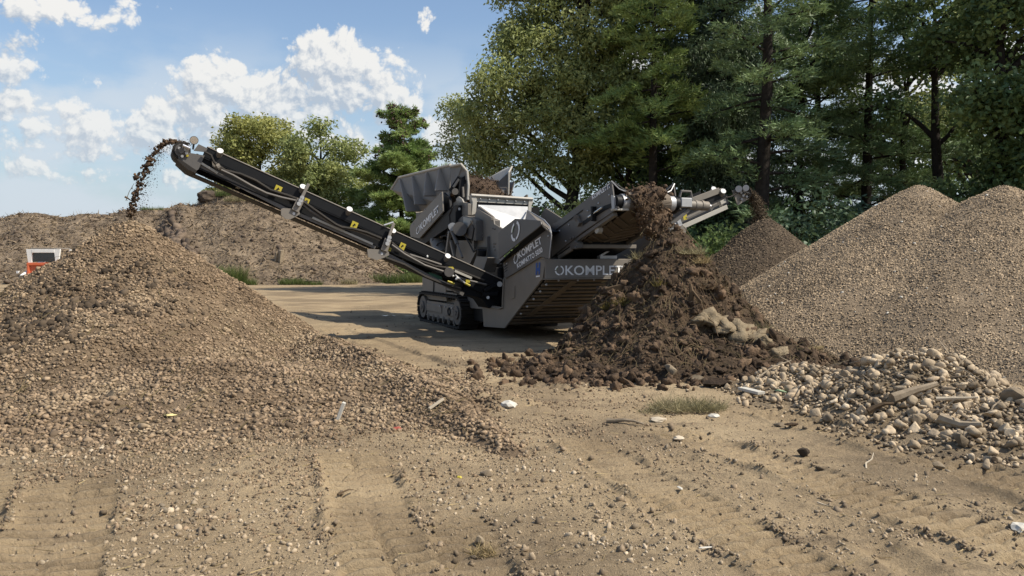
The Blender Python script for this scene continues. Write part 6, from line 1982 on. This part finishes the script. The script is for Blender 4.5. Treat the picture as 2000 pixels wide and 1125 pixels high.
litter('stone', 'pale stone beside a root tuft at the lower middle', 'rock', rock(936, 1070, .05, 8), 'rubble', smooth=True)
litter('stone', 'pale flat stone with a yellowish face left of centre', 'rock', rock(949, 930, .05, 9), 'rubble', smooth=True)
litter('clod', 'dark clod in front of the left foot of the soil heap', 'clod', rock(1043, 732, .11, 1, (1, .9, .9)), 'soil', smooth=True)
litter('clod', 'dark clod between two others before the soil heap', 'clod', rock(1092, 737, .09, 2, (1, .9, .9)), 'soil', smooth=True)
litter('clod', 'flat dark clod nearest to the whitish rock', 'clod', rock(1220, 745, .11, 3, (1.2, .9, .7)), 'soil', smooth=True)
litter('clod', 'long dark clod at the right front of the soil heap', 'clod', rock(1400, 757, .14, 4, (1.5, .8, .6)), 'soil', smooth=True)
litter('twig', 'dark twig on the pebbly ground left of centre', 'stick', stick_mb(rest(660, 975) + Vector((0, 0, .02)), rest(690, 965) + Vector((0, 0, .02)), .008, .01, 4, 4, .03), 'root')
tuft('dry_grass', 'tuft of dry grey-green grass on bare earth in front of the soil heap', rest(1345, 800), .36, .2, 1300, .05, .21, 'drygrass', width=.006, lean=1.0)
tuft('dry_grass', 'thin flat tuft of dry grass left of the bigger one', rest(1290, 806), .22, .12, 260, .03, .09, 'drygrass', width=.006, lean=1.1)
p = rest(945, 1085); tuft('root_tuft', 'small clump of roots and straw at the lower middle edge', p, .07, .06, 120, .03, .10, 'straw', cat='root tuft', width=.006, lean=1.0)

# ---- the hill: weeds at its foot, lumps and chips on its face
def hill_at(px, py):
    return march(lambda x, y: np.maximum(hill_h(x, y), ground_h(x, y)), px, py, 38.5, 56) or at(px, py, 42)


for px, py, rx, n, h0, h1, mt, lb in ((440, 553, 1.0, 1500, .5, 1.15, 'weed', 'tall green weeds at the foot of the mulch bank right of the gravel heap'),
                                      (485, 556, .45, 500, .2, .5, 'weed', 'low green weeds right of the tall weeds on the mulch bank foot'),
                                      (465, 548, .5, 300, .5, 1.0, 'drygrass', 'dry yellow stalks behind the tall green weeds'),
                                      (573, 554, .7, 700, .15, .45, 'weed', 'low weeds in the middle of the mulch bank foot'),
                                      (610, 556, .5, 400, .12, .35, 'weed', 'scanty weeds further right on the mulch bank foot'),
                                      (680, 553, .5, 300, .12, .35, 'drygrass', 'dry weeds below the long conveyor'),
                                      (750, 552, .8, 700, .25, .7, 'weed', 'shaded weeds behind the lower end of the long conveyor'),
                                      (795, 552, .9, 900, .3, .8, 'weed', 'shaded weeds just left of the crawler track'),
                                      (470, 392, 1.0, 700, .15, .5, 'drygrass', 'yellow grass on top of the mulch bank'),
                                      (440, 382, .6, 400, .2, .6, 'weed', 'green grass beside the dark lump on the bank top'),
                                      (295, 409, .8, 300, .1, .35, 'weed', 'thin grass on the skyline of the bank behind the falling lumps')):
    p = hill_at(px, py); tuft('weeds', lb, p - Vector((0, 0, .05)), rx, rx * .5, n, h0, h1, mt, cat='weeds', width=.03, lean=.35)
mb = MB(); p = hill_at(410, 388); V, F = clod_proto(7, 3, .4)
mb.add([p + Vector((v[0] * .7, v[1] * .6, v[2] * .55 + .05)) for v in V], F.tolist()); litter('stump', 'dark root stump on top of the mulch bank under the conveyor head', 'stump', mb, 'hillclod')
mb = MB(); p = hill_at(546, 512); mb.beam(p - Vector((0, 0, .3)), p + Vector((.12, -.1, .62)), .2, .26); mb.beam(p + Vector((-.2, -.05, -.1)), p + Vector((-.12, -.1, .5)), .12, .12); litter('stump', 'grey broken post sticking out of the mulch bank', 'post', mb, 'wood')
n = 15000
hx_ = RNG.uniform(-36, -3, n); hy_ = RNG.uniform(40, 52, n); hh = hill_h(hx_, hy_); ok = hh > .05; hx_, hy_, hh = hx_[ok], hy_[ok], hh[ok]; n = len(hx_)
d = RNG.normal(size=(n, 3)); d[:, 2] *= .5
L_ = RNG.uniform(.12, .5, n)
M['chip'] = mat_('wood_chips', [(.115, .085, .055), (.26, .20, .13)], 1.5, .95, tint=.55, coords='World')
o = joined('wood_chips', [NEEDLE], np.column_stack([hx_, hy_, hh + .04]), frames(d, RNG.uniform(0, 6, n)), np.column_stack([L_, RNG.uniform(.03, .09, n), L_]), M['chip'], hill, kind='stuff')
n = 5000
hx_ = RNG.uniform(-38, -3, n); hy_ = RNG.uniform(40, 53, n); hh = hill_h(hx_, hy_); ok = (hh > .05) & (RNG.random(n) < .15 + sstep(.0, .3, fbm(hx_, hy_, 1.8, 3, 4))); hx_, hy_, hh = hx_[ok], hy_[ok], hh[ok]; n = len(hx_)
s = .03 + .12 * RNG.random(n) ** 2.4
joined('clods', CLOD, np.column_stack([hx_, hy_, hh + s * .2]), rand_rot(n), np.repeat(s[:, None], 3, 1), M['hillclod'], hill, kind='stuff')
# dark bank of lumps along the gully
g0 = np.column_stack([np.interp(RNG.random(700), [0, 1], [0, 1])])
t = RNG.random(700)
gx = np.interp(t, [0, .35, .7, 1], [at(318, 430, 48.5).x, at(322, 455, 46.5).x, at(345, 490, 44.5).x, at(372, 520, 43).x]); gy = np.interp(t, [0, .35, .7, 1], [48.5, 46.5, 44.5, 43])
gx = gx + RNG.normal(size=700) * .28; gy = gy + RNG.normal(size=700) * .35
s = .06 + .26 * RNG.random(700) ** 2
joined('dark_clods', CLOD, np.column_stack([gx, gy, hill_h(gx, gy) + s * .3]), rand_rot(700), np.repeat(s[:, None], 3, 1), M['hillclod'], hill, kind='stuff')

# ---- compact loader behind the gravel heap
LY = 36.0
lx0, lx1 = at(53, 500, LY).x, at(113, 500, LY).x
lc = (lx0 + lx1) / 2
loader = empty('compact_loader', (lc, LY + .7, 0), R(4)); tag(loader, 'small orange and white loader half hidden behind the brown gravel heap', 'loader')
w2 = (lx1 - lx0) / 2; ztop_ = at(80, 487, LY).z; zmid = at(60, 513, LY).z
b = MB(); b.prism([(-w2, -.75, .35), (w2, -.75, .35), (w2, -.75, zmid - .14), (-w2, -.75, zmid - .14)], (0, 1.9, 0)); b.build('body', M['orange'], loader, .03)
b = MB(); b.box((0, -.78, zmid - .06), (w2 * 2, .08, .12)); b.box((-w2 + .05, -.78, zmid - .35), (.10, .08, .5)); b.box((w2 - .05, -.78, zmid - .35), (.10, .08, .5)); b.build('front_frame', M['orange'], loader, .015)
for sx in (-1, 1):
    b = MB(); b.prism([(sx * (w2 + .03), -.74, ztop_), (sx * (w2 - .20), -.74, ztop_), (sx * (w2 - .15), -.74, zmid), (sx * (w2 - .05), -.74, zmid)], (0, .1, 0)); b.build('cab_post', M['cabwhite'], loader, .012)
    b = MB(); b.box((sx * (w2 - .08), .5, (ztop_ + zmid) / 2), (.1, .1, ztop_ - zmid)); b.build('cab_post', M['cabwhite'], loader, .012)
b = MB(); b.box((0, -.71, ztop_ - .075), (w2 * 2 - .38, .08, .15)); b.build('cab_header', M['cabwhite'], loader, .012)
b = MB(); b.box((0, -.05, ztop_ + .035), (w2 * 2 - .2, 1.25, .07)); b.build('cab_roof', M['paint'], loader, .02)
b = MB(); b.box((0, -.63, (ztop_ + zmid) / 2 - .04), (w2 * 2 - .28, .02, ztop_ - zmid - .16)); b.build('windscreen', M['glass'], loader)
b = MB(); b.box((.05, .05, zmid - .02), (.5, .45, .1)); b.box((.05, .25, zmid + .2), (.45, .12, .4)); b.build('seat', M['black'], loader, .02)
for sx in (-1, 1):
    b = MB(); b.beam((sx * (w2 + .09), .95, zmid + .1), (sx * (w2 + .09), -1.1, .55), .12, .16); b.build('lift_arm', M['cabwhite'], loader, .02)
    for sy in (-.55, .7):
        wq = MB(); wq.cyl((sx * (w2 - .12), sy, .36), (sx * (w2 + .14), sy, .36), .36, 20); wh = wq.build('wheel', M['rubber'], loader, .02, True)
        wq = MB(); wq.cyl((sx * (w2 + .141), sy, .36), (sx * (w2 + .15), sy, .36), .18, 14); wq.build('rim', M['cabwhite'], wh, 0, True)
b = MB(); b.prism([(-w2 - .15, -1.2, .12), (w2 + .15, -1.2, .12), (w2 + .15, -1.15, .6), (-w2 - .15, -1.15, .6)], (0, .06, 0)); b.prism([(-w2 - .15, -1.2, .10), (w2 + .15, -1.2, .10), (w2 + .15, -1.75, .06), (-w2 - .15, -1.75, .06)], (0, 0, .04)); b.build('bucket', M['paint_d'], loader, .01)
p = hill_at(35, 533); mb = MB(); mb.beam(p - Vector((0, 0, .5)), p + Vector((0, 0, .1)), .12, .12); litter('marker_post', 'small white marker left of the loader in front of the dark bank', 'marker', mb, 'cabwhite')
